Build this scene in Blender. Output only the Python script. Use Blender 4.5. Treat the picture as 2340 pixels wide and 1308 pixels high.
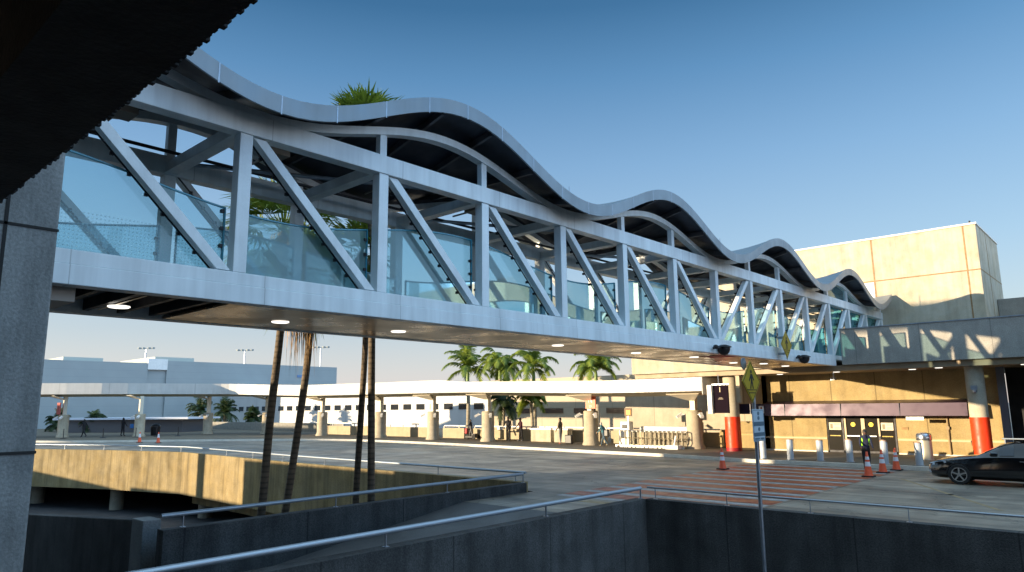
import bpy, bmesh, math, random
from mathutils import Vector, Matrix
rnd = random.Random(7)
PI = math.pi
S = bpy.context.scene
C = S.collection
for o in list(bpy.data.objects): bpy.data.objects.remove(o)

# ---------------------------------------------------------------- camera
PITCH, YAW, ROLL, HC = math.atan(276/1600), math.radians(42.2), math.radians(-0.6), 2.8
cd = bpy.data.cameras.new('camera'); cam = bpy.data.objects.new('camera', cd); C.objects.link(cam)
cd.sensor_width = 36; cd.lens = 1600/2340*36; cd.clip_end = 6000; cd.clip_start = 0.05
cam.matrix_world = Matrix.Translation((0, 0, HC)) @ (Matrix.Rotation(YAW, 4, 'Z') @ Matrix.Rotation(PI/2+PITCH, 4, 'X') @ Matrix.Rotation(ROLL, 4, 'Z'))
S.camera = cam

# ---------------------------------------------------------------- sky and sun (low, behind the camera to the left)
EL, AZ = math.radians(6.0), math.radians(29.7)
to_sun = Vector((-math.sin(AZ)*math.cos(EL), -math.cos(AZ)*math.cos(EL), math.sin(EL)))
w = bpy.data.worlds.new('World'); S.world = w; w.use_nodes = True
nt = w.node_tree; nt.nodes.clear()
sky = nt.nodes.new('ShaderNodeTexSky'); sky.sky_type = 'NISHITA'; sky.sun_disc = False
sky.sun_elevation = EL; sky.sun_rotation = math.atan2(to_sun.x, to_sun.y)
sky.air_density = 1.3; sky.dust_density = 0.6; sky.ozone_density = 3.0; sky.altitude = 0
bg = nt.nodes.new('ShaderNodeBackground'); bg.inputs[1].default_value = 0.05
ow = nt.nodes.new('ShaderNodeOutputWorld')
nt.links.new(sky.outputs[0], bg.inputs[0])
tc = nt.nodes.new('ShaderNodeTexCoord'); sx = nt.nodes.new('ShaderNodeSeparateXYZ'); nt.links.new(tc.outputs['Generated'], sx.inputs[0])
cr = nt.nodes.new('ShaderNodeValToRGB'); nt.links.new(sx.outputs[2], cr.inputs[0])
lin = lambda c: tuple((v/12.92 if v < .04 else ((v+.055)/1.055)**2.4) for v in c)+(1,)
SK = [(0, (.79, .775, .80)), (.04, (.77, .77, .81)), (.10, (.68, .72, .79)), (.20, (.58, .68, .79)), (.33, (.45, .59, .74)), (.44, (.29, .47, .64)), (.52, (.12, .33, .50)), (.58, (.08, .29, .45)), (.70, (.70, .84, .95)), (1, (.80, .92, 1.0))]
el_ = cr.color_ramp.elements
el_[0].position, el_[0].color = SK[0][0], lin(SK[0][1]); el_[1].position, el_[1].color = 1, lin(SK[-1][1])
for p_, c_ in SK[1:-1]: e_ = el_.new(p_); e_.color = lin(c_)
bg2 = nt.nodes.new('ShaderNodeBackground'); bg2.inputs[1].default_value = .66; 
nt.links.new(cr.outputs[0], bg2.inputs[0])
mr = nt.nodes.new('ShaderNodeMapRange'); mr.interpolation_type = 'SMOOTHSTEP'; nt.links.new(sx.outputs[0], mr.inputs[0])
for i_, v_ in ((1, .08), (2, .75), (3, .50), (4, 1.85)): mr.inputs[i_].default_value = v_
nt.links.new(mr.outputs[0], bg2.inputs[1])   # extra sky brightness added on the unseen east side to light the steel
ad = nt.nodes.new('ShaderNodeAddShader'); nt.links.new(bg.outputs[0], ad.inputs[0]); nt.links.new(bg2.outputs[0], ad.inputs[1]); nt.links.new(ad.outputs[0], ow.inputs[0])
sl = bpy.data.lights.new('sun', 'SUN'); sun = bpy.data.objects.new('sun', sl); C.objects.link(sun)
sl.energy = 5.0; sl.angle = math.radians(0.5); sl.color = (1.0, 0.80, 0.54)
sun.rotation_euler = to_sun.to_track_quat('Z', 'Y').to_euler()
S.view_settings.view_transform = 'Standard'; S.view_settings.look = 'None'
S.view_settings.exposure = 1.0; S.view_settings.gamma = 1.0
S.render.engine = 'CYCLES'
S.render.resolution_x = 1024; S.render.resolution_y = 572
S.cycles.max_bounces = 8; S.cycles.transparent_max_bounces = 24; S.cycles.transmission_bounces = 6

# ---------------------------------------------------------------- materials
MATS = {}
def mat(name, col, rough=.7,  metal=0., spec=.5, emit=None, var=.0, vs=3., bump=0., bs=40., streak=0., joints=None, col2=None, speck=0., trans=0., coat=0., ripple=0., lane=0., crack=0.):
    if name in MATS: return MATS[name]
    m = bpy.data.materials.new(name); m.use_nodes = True; MATS[name] = m
    n = m.node_tree; L = n.links; N = n.nodes; b = N['Principled BSDF']
    b.inputs['Roughness'].default_value = rough; b.inputs['Metallic'].default_value = metal
    b.inputs['Specular IOR Level'].default_value = spec
    if coat: b.inputs['Coat Weight'].default_value = coat; b.inputs['Coat Roughness'].default_value = .05
    if trans: b.inputs['Transmission Weight'].default_value = trans
    if emit: b.inputs['Emission Color'].default_value = (*emit[0], 1); b.inputs['Emission Strength'].default_value = emit[1]
    geo = N.new('ShaderNodeNewGeometry'); P = geo.outputs['Position']
    def noise(scale, detail=4, sx=1, sy=1, sz=1, dist=0.):
        mp = N.new('ShaderNodeMapping'); mp.inputs['Scale'].default_value = (sx, sy, sz); L.new(P, mp.inputs[0])
        t = N.new('ShaderNodeTexNoise'); t.inputs['Scale'].default_value = scale; t.inputs['Detail'].default_value = detail
        t.inputs['Distortion'].default_value = dist; L.new(mp.outputs[0], t.inputs['Vector']); return t.outputs['Fac']
    def ramp(v, a, b_, ca, cb):
        r = N.new('ShaderNodeMapRange'); r.inputs[1].default_value = a; r.inputs[2].default_value = b_
        r.inputs[3].default_value = ca; r.inputs[4].default_value = cb; L.new(v, r.inputs[0]); return r.outputs[0]
    def mul(a, b_):
        q = N.new('ShaderNodeMath'); q.operation = 'MULTIPLY'
        for i, v in enumerate((a, b_)):
            if isinstance(v, (int, float)): q.inputs[i].default_value = v
            else: L.new(v, q.inputs[i])
        return q.outputs[0]
    f = None
    if var: f = ramp(noise(vs, 6, dist=.3), .3, .7, 1-var, 1+var)
    if streak:
        s = ramp(noise(1.6, 5, 1.3, 1.3, .13), .42, .68, 1.0, 1-streak); f = mul(f, s) if f else s
        s = ramp(noise(6., 4, 1.2, 1.2, .08), .45, .75, 1.0, 1-streak*.5); f = mul(f, s)
    if speck:
        s = ramp(noise(28., 3), .35, .65, 1-speck, 1+speck); f = mul(f, s) if f else s
    if crack:
        vo = N.new('ShaderNodeTexVoronoi'); vo.feature = 'DISTANCE_TO_EDGE'; vo.inputs['Scale'].default_value = .22
        ad = N.new('ShaderNodeVectorMath'); ad.operation = 'ADD'; tn = N.new('ShaderNodeTexNoise'); tn.inputs['Scale'].default_value = 1.1; tn.inputs['Detail'].default_value = 5
        L.new(P, tn.inputs['Vector']); sc_ = N.new('ShaderNodeVectorMath'); sc_.operation = 'SCALE'; sc_.inputs['Scale'].default_value = 1.6; L.new(tn.outputs['Color'], sc_.inputs[0])
        L.new(P, ad.inputs[0]); L.new(sc_.outputs[0], ad.inputs[1]); L.new(ad.outputs[0], vo.inputs['Vector'])
        s = ramp(vo.outputs['Distance'], .002, .008, 1-crack, 1.); f = mul(f, s) if f else s
    if lane:
        for sc, sx_, sy_, k_ in ((1., .10, 1.6, 1.), (1., .9, .12, .6), (.35, 1, 1, .9)):
            s = ramp(noise(sc, 5, sx_, sy_, 1, .6), .40, .62, 1+lane*k_*.35, 1-lane*k_); f = mul(f, s) if f else s
    if joints:   # (axis index, period, phase, halfwidth, dark)
        sp = N.new('ShaderNodeSeparateXYZ'); L.new(P, sp.inputs[0])
        for ax, per, ph, hw, dk in joints:
            a = N.new('ShaderNodeMath'); a.operation = 'ADD'; L.new(sp.outputs[ax], a.inputs[0]); a.inputs[1].default_value = -ph
            pp = N.new('ShaderNodeMath'); pp.operation = 'PINGPONG'; L.new(a.outputs[0], pp.inputs[0]); pp.inputs[1].default_value = per/2
            s = ramp(pp.outputs[0], hw, hw*1.8, 1-dk, 1.0); f = mul(f, s) if f else s
    if f is None: b.inputs['Base Color'].default_value = (*col, 1)
    else:
        base = N.new('ShaderNodeMix'); base.data_type = 'RGBA'
        base.inputs[6].default_value = (*col, 1); base.inputs[7].default_value = (*(col2 or col), 1)
        L.new(ramp(noise(.9, 5, dist=.5), .38, .62, 0, 1), base.inputs[0])
        vm = N.new('ShaderNodeVectorMath'); vm.operation = 'SCALE'; L.new(base.outputs[2], vm.inputs[0]); L.new(f, vm.inputs['Scale'])
        L.new(vm.outputs[0], b.inputs['Base Color'])
        L.new(ramp(noise(vs*1.7, 3), .3, .7, max(rough-.1, .02), min(rough+.1, 1)), b.inputs['Roughness'])
    if bump:
        bn = N.new('ShaderNodeBump'); bn.inputs['Strength'].default_value = bump; bn.inputs['Distance'].default_value = .02
        L.new(noise(bs, 4), bn.inputs['Height']); L.new(bn.outputs[0], b.inputs['Normal'])
    elif ripple:
        bn = N.new('ShaderNodeBump'); bn.inputs['Strength'].default_value = ripple; bn.inputs['Distance'].default_value = .02
        L.new(noise(1.3, 2), bn.inputs['Height']); L.new(bn.outputs[0], b.inputs['Normal'])
    return m

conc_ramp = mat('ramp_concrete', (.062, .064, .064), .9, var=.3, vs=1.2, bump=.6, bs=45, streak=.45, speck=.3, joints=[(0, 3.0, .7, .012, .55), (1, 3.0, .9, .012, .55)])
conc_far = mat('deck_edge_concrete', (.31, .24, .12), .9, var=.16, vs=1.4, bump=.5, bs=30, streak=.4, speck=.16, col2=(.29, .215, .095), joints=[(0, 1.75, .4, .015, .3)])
conc_pier = mat('pier_concrete', (.28, .29, .285), .85, var=.28, vs=.9, bump=.5, bs=25, streak=.3, speck=.14)
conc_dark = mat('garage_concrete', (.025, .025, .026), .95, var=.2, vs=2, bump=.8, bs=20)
conc_bld = mat('terminal_concrete', (.50, .46, .36), .9, var=.09, vs=2.2, bump=.5, bs=22, streak=.2, speck=.10, col2=(.46, .40, .29))
conc_low = mat('entrance_concrete', (.37, .28, .13), .9, var=.1, vs=1.6, bump=.5, bs=30, streak=.16, speck=.12, col2=(.33, .245, .11), joints=[(0, 2.3, .35, .02, .45), (2, 50., .95, .02, -.35)])
conc_balc = mat('balcony_concrete', (.36, .34, .30), .9, var=.1, vs=2.2, bump=.6, bs=30, streak=.12, speck=.16, joints=[(0, 2.9, -11.0, .012, .35)])
groove = mat('panel_joint', (.30, .19, .09), .95, var=.3, vs=4)
soff_tan = mat('balcony_soffit', (.32, .24, .15), .6, var=.15, vs=1)
steel = mat('painted_steel', (.78, .84, .86), .42, .0, .5, var=.05, vs=2.5, speck=.02, streak=.15)
steel_c = mat('painted_steel_chord', (.78, .84, .86), .42, .0, .5, var=.05, vs=1.2, streak=.2, joints=[(1, 3.19, 5.91+.5, .006, .35)])
alum = mat('roof_cladding', (.25, .285, .31), .42, .35, var=.05, vs=1.0, streak=.10)
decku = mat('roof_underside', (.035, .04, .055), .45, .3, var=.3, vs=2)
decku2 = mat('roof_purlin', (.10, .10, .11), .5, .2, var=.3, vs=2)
soffit = mat('soffit_metal', (.47, .37, .26), .30, .7, var=.03, vs=.5, joints=[(0, .42, 0, .006, .35)])
black = mat('black_plastic', (.012, .012, .014), .4)
dk = mat('dark_metal', (.03, .03, .035), .5, .4, var=.2)
galv = mat('galvanised_steel', (.36, .40, .45), .38, .8, var=.15, vs=6)
railm = mat('rail_aluminium', (.42, .47, .52), .45, .6)
teal = mat('teal_glass_edge', (.05, .24, .32), .25, .0, .6)
lampw = mat('lamp_lens', (.8, .8, .75), .4, emit=((1, .95, .85), .9))
white = mat('white_paint', (.80, .79, .76), .5, var=.05, vs=3, streak=.08)
offw = mat('canopy_fascia', (.52, .51, .48), .45, .0, var=.04, vs=1.5, streak=.08, joints=[(0, 3.1, .3, .012, .25)])
can_s = mat('canopy_soffit', (.50, .44, .30), .7, var=.1, vs=1)
stone = mat('pier_stone', (.43, .37, .27), .85, var=.12, vs=3, speck=.12, streak=.15)
road_m = mat('road_concrete', (.29, .245, .19), .55, var=.16, vs=.5, bump=.25, bs=30, speck=.1, lane=.30, crack=.45, col2=(.22, .19, .15), joints=[(0, 6.2, -14.5, .02, .5), (1, 6.0, 19.8, .02, .5)])
walk_m = mat('sidewalk_concrete', (.14, .115, .08), .8, var=.16, vs=1.5, bump=.3, bs=40, speck=.1, joints=[(0, 1.8, .3, .01, .35), (1, 1.8, .3, .01, .35)])
kerb_m = mat('kerb_concrete', (.62, .58, .50), .8, var=.12, vs=2, speck=.1)
low_m = mat('lower_asphalt', (.045, .045, .048), .85, var=.25, vs=1, bump=.4)
red_x = mat('red_paving', (.23, .042, .02), .5, var=.25, vs=2, speck=.1, col2=(.33, .09, .035))
yel_p = mat('yellow_paint', (.30, .22, .12), .7, var=.25, vs=5)
oil = mat('oil_stain', (.10, .09, .08), .5, var=.3, vs=5)
hang = mat('hangar_cladding', (.30, .335, .34), .6, var=.05, vs=.3, joints=[(2, 1.2, 0, .02, .1)])
hang_w = mat('hangar_white', (.56, .56, .55), .7, var=.05, vs=.6, joints=[(0, 9., 0, .05, .2), (2, 2.2, .4, .03, .15)])
hang_b = mat('annex_beige', (.42, .35, .25), .75, var=.06, vs=.8, joints=[(0, 4.5, 1, .03, .25), (2, 1.2, .3, .02, .2)])
winm = mat('dark_window', (.015, .018, .022), .15)
red_p = mat('red_enamel', (.80, .045, .005), .45, var=.04)
red_d = mat('dark_red_enamel', (.30, .01, .015), .5, var=.1)
purple = mat('awning_metal', (.045, .022, .045), .40, .25, var=.03, vs=1)
navy = mat('navy_panel', (.015, .012, .045), .4)
orange = mat('cone_orange', (.75, .10, .03), .5, var=.1, vs=8)
reflw = mat('reflective_white', (.70, .70, .74), .5)
rubber = mat('black_rubber', (.012, .012, .012), .8)
yelsign = mat('yellow_sign', (.40, .27, .012), .45, var=.08, vs=6)
signgrey = mat('sign_white', (.42, .50, .56), .5)
sigred = mat('sign_red', (.72, .16, .07), .5)
ink = mat('black_ink', (.012, .012, .012), .6)
inkw = mat('white_lettering', (.85, .80, .72), .6)
trunk_m = mat('palm_trunk', (.15, .115, .08), .95, var=.25, vs=3, bump=.8, bs=14, joints=[(2, .16, 0, .02, .35)])
dead = mat('dead_frond', (.36, .22, .09), .9, var=.3, vs=2)
brownstem = mat('royal_trunk', (.34, .30, .23), .9, var=.15, vs=3, joints=[(2, .3, 0, .015, .25)])
royal_shaft = mat('royal_crownshaft', (.16, .24, .06), .5, var=.1)
carp = mat('car_paint', (.006, .007, .009), .12, .2, coat=1.)
carglass = mat('car_glass', (.02, .03, .04), .05, .0, .8)
chrome = mat('alloy', (.55, .57, .60), .25, .95)
lampg = mat('headlamp_glass', (.5, .55, .6), .1, .3, coat=1.)
skin_l = mat('skin', (.45, .26, .17), .6)
skin_d = mat('skin_dark', (.12, .06, .04), .6)
def cloth(n, c): return mat('cloth_'+n, c, .9, var=.12, vs=12)

def leafmat(name, c1, c2, tr=.35):
    m = bpy.data.materials.new(name); m.use_nodes = True; n = m.node_tree; N = n.nodes; L = n.links
    b = N['Principled BSDF']; b.inputs['Roughness'].default_value = .55
    g = N.new('ShaderNodeNewGeometry'); t = N.new('ShaderNodeTexNoise'); t.inputs['Scale'].default_value = 1.7; t.inputs['Detail'].default_value = 3
    L.new(g.outputs['Position'], t.inputs['Vector'])
    r = N.new('ShaderNodeMapRange'); r.inputs[1].default_value = .35; r.inputs[2].default_value = .65; L.new(t.outputs['Fac'], r.inputs[0])
    mx = N.new('ShaderNodeMix'); mx.data_type = 'RGBA'; mx.inputs[6].default_value = (*c1, 1); mx.inputs[7].default_value = (*c2, 1); L.new(r.outputs[0], mx.inputs[0])
    L.new(mx.outputs[2], b.inputs['Base Color'])
    tl = N.new('ShaderNodeBsdfTranslucent'); L.new(mx.outputs[2], tl.inputs[0])
    ms = N.new('ShaderNodeMixShader'); ms.inputs[0].default_value = tr
    L.new(b.outputs[0], ms.inputs[1]); L.new(tl.outputs[0], ms.inputs[2]); L.new(ms.outputs[0], N['Material Output'].inputs[0]); return m
leaf_g = leafmat('palm_leaf', (.09, .15, .02), (.26, .32, .035))
leaf_d = leafmat('dark_leaf', (.02, .045, .015), (.05, .08, .02))

def glassmat(name, tint, dif, dw, frit=False):
    m = bpy.data.materials.new(name); m.use_nodes = True; n = m.node_tree; N = n.nodes; L = n.links
    N.remove(N['Principled BSDF'])
    tr = N.new('ShaderNodeBsdfTransparent'); tr.inputs[0].default_value = (*tint, 1)
    df = N.new('ShaderNodeBsdfDiffuse'); df.inputs[0].default_value = (*dif, 1)
    tl = N.new('ShaderNodeBsdfTranslucent'); tl.inputs[0].default_value = (*dif, 1)
    m0 = N.new('ShaderNodeMixShader'); m0.inputs[0].default_value = .5; L.new(df.outputs[0], m0.inputs[1]); L.new(tl.outputs[0], m0.inputs[2])
    gl = N.new('ShaderNodeBsdfGlossy'); gl.inputs['Roughness'].default_value = .03; gl.inputs[0].default_value = (.8, .95, 1, 1)
    m1 = N.new('ShaderNodeMixShader'); m1.inputs[0].default_value = dw; L.new(tr.outputs[0], m1.inputs[1]); L.new(m0.outputs[0], m1.inputs[2])
    if frit:
        g = N.new('ShaderNodeNewGeometry'); sp = N.new('ShaderNodeSeparateXYZ'); L.new(g.outputs['Position'], sp.inputs[0])
        vo = N.new('ShaderNodeTexVoronoi'); vo.inputs['Scale'].default_value = 16.; vo.inputs['Randomness'].default_value = 0.; L.new(g.outputs['Position'], vo.inputs['Vector'])
        a = N.new('ShaderNodeMath'); a.operation = 'LESS_THAN'; a.inputs[1].default_value = .33; L.new(vo.outputs['Distance'], a.inputs[0])
        c = N.new('ShaderNodeMath'); c.operation = 'LESS_THAN'; c.inputs[1].default_value = 5.95; L.new(sp.outputs[2], c.inputs[0])
        d = N.new('ShaderNodeMath'); d.operation = 'MULTIPLY'; L.new(a.outputs[0], d.inputs[0]); L.new(c.outputs[0], d.inputs[1])
        e = N.new('ShaderNodeMath'); e.operation = 'MULTIPLY_ADD'; e.inputs[1].default_value = .35; e.inputs[2].default_value = dw; L.new(d.outputs[0], e.inputs[0]); L.new(e.outputs[0], m1.inputs[0])
    fr = N.new('ShaderNodeFresnel'); fr.inputs[0].default_value = 1.45
    m2 = N.new('ShaderNodeMixShader'); L.new(fr.outputs[0], m2.inputs[0]); L.new(m1.outputs[0], m2.inputs[1]); L.new(gl.outputs[0], m2.inputs[2])
    L.new(m2.outputs[0], N['Material Output'].inputs[0]); return m
glass = glassmat('teal_glass', (.55, .80, .86), (.38, .66, .72), .36)
glass_f = glassmat('teal_glass_fritted', (.60, .82, .88), (.42, .68, .74), .26, True)
glass_dk = glassmat('deep_teal_glass', (.14, .46, .55), (.05, .30, .38), .40)

# ---------------------------------------------------------------- mesh helpers
class MB:
    def __init__(s): s.v = []; s.f = []; s.mi = []; s.cur = 0
    def add(s, vs, fs):
        n = len(s.v); s.v += [tuple(v) for v in vs]; s.f += [tuple(i+n for i in f) for f in fs]; s.mi += [s.cur]*len(fs); return s
    def box(s, x0, x1, y0, y1, z0, z1):
        vs = [(x, y, z) for z in (z0, z1) for y in (y0, y1) for x in (x0, x1)]
        return s.add(vs, [(0, 2, 3, 1), (4, 5, 7, 6), (0, 1, 5, 4), (2, 6, 7, 3), (0, 4, 6, 2), (1, 3, 7, 5)])
    def bar(s, p, q, w, h, up=(0, 0, 1)):
        p, q = Vector(p), Vector(q); d = (q-p).normalized(); u = Vector(up); r = d.cross(u)
        if r.length < 1e-4: r = d.cross(Vector((1, 0, 0)))
        r.normalize(); u = r.cross(d).normalized(); r *= w/2; u *= h/2
        vs = [p-r-u, p+r-u, p+r+u, p-r+u, q-r-u, q+r-u, q+r+u, q-r+u]
        return s.add(vs, [(0, 3, 2, 1), (4, 5, 6, 7), (0, 1, 5, 4), (1, 2, 6, 5), (2, 3, 7, 6), (3, 0, 4, 7)])
    def tube(s, pts, r, n=8, cap=True):
        pts = [Vector(p) for p in pts]; rs = r if isinstance(r, (list, tuple)) else [r]*len(pts); rings = []
        ref = None; vs = []
        for i, p in enumerate(pts):
            d = (pts[min(i+1, len(pts)-1)]-pts[max(i-1, 0)]).normalized()
            if ref is None: ref = Vector((1, 0, 0)) if abs(d.x) < .9 else Vector((0, 1, 0))
            a = d.cross(ref).normalized(); b = d.cross(a).normalized(); ref = -b if False else ref
            vs += [p+a*rs[i]*math.cos(2*PI*k/n)+b*rs[i]*math.sin(2*PI*k/n) for k in range(n)]
        fs = [(i*n+k, i*n+(k+1) % n, (i+1)*n+(k+1) % n, (i+1)*n+k) for i in range(len(pts)-1) for k in range(n)]
        if cap: fs += [tuple(range(n))[::-1], tuple((len(pts)-1)*n+k for k in range(n))]
        return s.add(vs, fs)
    def lathe(s, c, prof, n=20, cap=True):
        cx, cy, cz = c; vs = []
        for r, z in prof: vs += [(cx+r*math.cos(2*PI*k/n), cy+r*math.sin(2*PI*k/n), cz+z) for k in range(n)]
        m = len(prof); fs = [(i*n+k, i*n+(k+1) % n, (i+1)*n+(k+1) % n, (i+1)*n+k) for i in range(m-1) for k in range(n)]
        if cap: fs += [tuple(range(n))[::-1], tuple((m-1)*n+k for k in range(n))]
        return s.add(vs, fs)
    def prism(s, poly, vec):   # planar polygon extruded by vec
        n = len(poly); a = [Vector(p) for p in poly]; b = [p+Vector(vec) for p in a]
        return s.add(a+b, [tuple(range(n))[::-1], tuple(range(n, 2*n))]+[(i, (i+1) % n, n+(i+1) % n, n+i) for i in range(n)])
    def quad(s, *p): return s.add(p, [tuple(range(len(p)))])
def base(o):
    p = Vector((0, 0, 0))
    while o: p += o.location; o = o.parent
    return p
def build(name, mb, m, parent=None, smooth=False, bevel=0, fix=True):
    off = base(parent) if parent else Vector((0, 0, 0))
    me = bpy.data.meshes.new(name); me.from_pydata([tuple(Vector(v)-off) for v in mb.v], [], mb.f)
    for x in (m if isinstance(m, (list, tuple)) else [m]): me.materials.append(x)
    for p, i in zip(me.polygons, mb.mi): p.material_index = i
    me.validate()
    if fix:
        bm = bmesh.new(); bm.from_mesh(me); bmesh.ops.recalc_face_normals(bm, faces=bm.faces); bm.to_mesh(me); bm.free()
    if smooth:
        me.polygons.foreach_set('use_smooth', [True]*len(me.polygons)); me.set_sharp_from_angle(angle=math.radians(38))
    o = bpy.data.objects.new(name, me); C.objects.link(o)
    if parent: o.parent = parent
    if bevel:
        bv = o.modifiers.new('bevel', 'BEVEL'); bv.width = bevel; bv.segments = 2; bv.limit_method = 'ANGLE'
    return o
def thing(name, loc, label, cat, group=None):
    o = bpy.data.objects.new(name, None); C.objects.link(o); o.location = loc; o['label'] = label; o['category'] = cat
    if group: o['group'] = group
    return o
def tag(o, label, cat, group=None):
    o['label'] = label; o['category'] = cat
    if group: o['group'] = group
    return o
def struct(o): o['kind'] = 'structure'; return o
def dup(o, loc=None, parent=None, label=None, rot=None):
    c = o.copy(); C.objects.link(c); c.parent = parent
    if loc is not None: c.location = loc
    if label: c['label'] = label
    if rot is not None: c.rotation_euler[2] = rot
    for ch in list(o.children): dup(ch, None, c)
    return c
def text(s, size, mtx, m, name, parent, depth=.004):
    cu = bpy.data.curves.new('t', 'FONT'); cu.body = s; cu.size = size; cu.extrude = depth; cu.align_x = 'CENTER'; cu.align_y = 'CENTER'
    t = bpy.data.objects.new('t', cu); C.objects.link(t); bpy.context.view_layer.update()
    me = bpy.data.meshes.new_from_object(t.evaluated_get(bpy.context.evaluated_depsgraph_get())); bpy.data.objects.remove(t)
    me.transform(mtx); me.transform(Matrix.Translation(-base(parent))); me.materials.clear(); me.materials.append(m)
    o = bpy.data.objects.new(name, me); C.objects.link(o); o.parent = parent; return o
def face_x(x, y, z): return Matrix.Translation((x, y, z)) @ Matrix.Rotation(PI/2, 4, 'Z') @ Matrix.Rotation(PI/2, 4, 'X')   # reads from +X
def face_y(x, y, z): return Matrix.Translation((x, y, z)) @ Matrix.Rotation(PI/2, 4, 'X')                                    # reads from -Y

# ---------------------------------------------------------------- ground, roads
PITCURVE = [(-16.1, 18.45), (-24, 18.45), (-31.5, 18.5), (-38, 18.8), (-44, 19.0), (-51, 17.0), (-57.5, 14.3), (-66, 10.4), (-75, 5.4), (-90, -4)]
out = [(-90, -2500), (-2500, -2500), (-2500, 2500), (2500, 2500), (2500, 17.25), (-10.6, 17.25), (-10.6, 15.2), (-15.85, 15.2), (-15.85, 18.45)]
mb = MB(); mb.quad(*[(x, y, 0) for x, y in out+PITCURVE[:]])
mb.f = [tuple(range(len(mb.v)))]; o = build('road', mb, road_m); struct(o)
bm = bmesh.new(); bm.from_mesh(o.data); bmesh.ops.triangulate(bm, faces=bm.faces)
for f in bm.faces:
    if f.normal.z < 0: f.normal_flip()
bm.to_mesh(o.data); bm.free()
mb = MB(); mb.quad((-2500, -2500, -3.6), (2500, -2500, -3.6), (2500, 900, -3.6), (-2500, 900, -3.6)); struct(build('lower_ground', mb, low_m))
mb = MB(); mb.quad((-15.85, 15.2, -.002), (-10.6, 15.2, -.002), (-10.6, -8, -3.1), (-15.85, -8, -3.1)); struct(build('ramp', mb, mat('ramp_road', (.12, .115, .11), .85, var=.2, vs=.8, speck=.1)))

def offset_line(pts, d):
    o_ = []
    for i, p in enumerate(pts):
        a = Vector(pts[max(i-1, 0)]); b = Vector(pts[min(i+1, len(pts)-1)]); t = (b-a).normalized(); o_.append((p[0]-t.y*d, p[1]+t.x*d))
    return o_
def smooth(pts, n=5):
    r = []
    for i in range(len(pts)-1):
        p0 = Vector(pts[max(i-1, 0)]); p1 = Vector(pts[i]); p2 = Vector(pts[i+1]); p3 = Vector(pts[min(i+2, len(pts)-1)])
        for k in range(n):
            t = k/n; q = .5*((2*p1)+(p2-p0)*t+(2*p0-5*p1+4*p2-p3)*t*t+(3*p1-p0-3*p2+p3)*t**3); r.append(tuple(q))
    r.append(tuple(pts[-1])); return r
KERB = smooth([(-15.2, 33.9), (-17.2, 34.2), (-20.9, 34.9), (-27.5, 35.4), (-36, 36.3), (-46.7, 36.9), (-53, 36.4), (-59, 33.6), (-66, 28.0), (-74, 21.5), (-90, 12)])
def slab(name, poly, z, m):
    mb = MB(); mb.prism([(x, y, -.05) for x, y in poly], (0, 0, z+.05)); o = build(name, mb, m)
    bm = bmesh.new(); bm.from_mesh(o.data); bmesh.ops.triangulate(bm, faces=[f for f in bm.faces if len(f.verts) > 4]); bm.to_mesh(o.data); bm.free(); return struct(o)
kin = offset_line(KERB, -.18)
slab('sidewalk', kin+[(-140, 12), (-140, 62), (-15.2, 62)], .145, walk_m)
slab('terminal_sidewalk', [(-15.2, 34.0), (25, 33.9), (25, 60), (-15.19, 60)], .145, walk_m)
mb = MB()
for i in range(len(KERB)-1):
    a, b, c, d = KERB[i], KERB[i+1], kin[i+1], kin[i]
    mb.prism([(a[0], a[1], -.02), (b[0], b[1], -.02), (c[0], c[1], -.02), (d[0], d[1], -.02)], (0, 0, .18))
mb.box(-15.2, 25, 33.78, 34.0, -.02, .16)
struct(build('kerb', mb, kerb_m))
# crosswalk, stains, lane paint
mb = MB()
for i in range(12):
    y = 16.9+.2+i*1.46; y1 = y+.86
    xl = -14.7+.05*math.sin(i); xr = -8.35+.05*math.cos(i*2)
    if y > 17.3 and y1 < 33.7: mb.quad((xl, y, .004), (xr, y, .004), (xr, y1, .004), (xl, y1, .004))
struct(build('crosswalk', mb, red_x))
mb = MB()
for i in range(11):
    y = 16.9+.2+i*1.46+.98; y1 = y+.36
    if y > 17.4 and y1 < 33.7: mb.quad((-14.6, y, .004), (-8.4, y, .004), (-8.4, y1, .004), (-14.6, y1, .004))
struct(build('crosswalk_stripe', mb, mat('worn_white_paint', (.31, .31, .31), .6, var=.3, vs=4, speck=.15)))
mb = MB(); mb.quad((-7.5, 29.7, .004), (-7.35, 29.7, .004), (-3.3, 22.6, .004), (-3.45, 22.6, .004)); mb.quad((-8.0, 33.1, .004), (-6.9, 33.1, .004), (-6.9, 33.25, .004), (-8.0, 33.25, .004)); mb.quad((-11.6, 17.3, .004), (-13.2, 17.3, .004), (-13.0, 17.75, .004), (-11.5, 17.75, .004))
struct(build('lane_paint', mb, yel_p))
mb = MB()
for cx, cy, rx, ry in [(-21.5, 29.1, 1.9, .28), (-18.6, 28.9, 1.3, .22), (-17.0, 30.3, .8, .2), (-32.5, 31.2, 2.2, .2), (-35, 33.0, 1.6, .16), (-28, 30, 1.8, .14), (-6, 25.5, 1.4, .2), (-5.6, 22, 1.1, .18), (-24, 25, 1.6, .15)]:
    mb.quad(*[(cx+rx*math.cos(a)*(1+.25*math.sin(3*a+cx)), cy+ry*math.sin(a)*(1+.3*math.cos(2*a+cy)), .004) for a in [2*PI*k/22 for k in range(22)]])
struct(build('road_stain', mb, oil))

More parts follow.
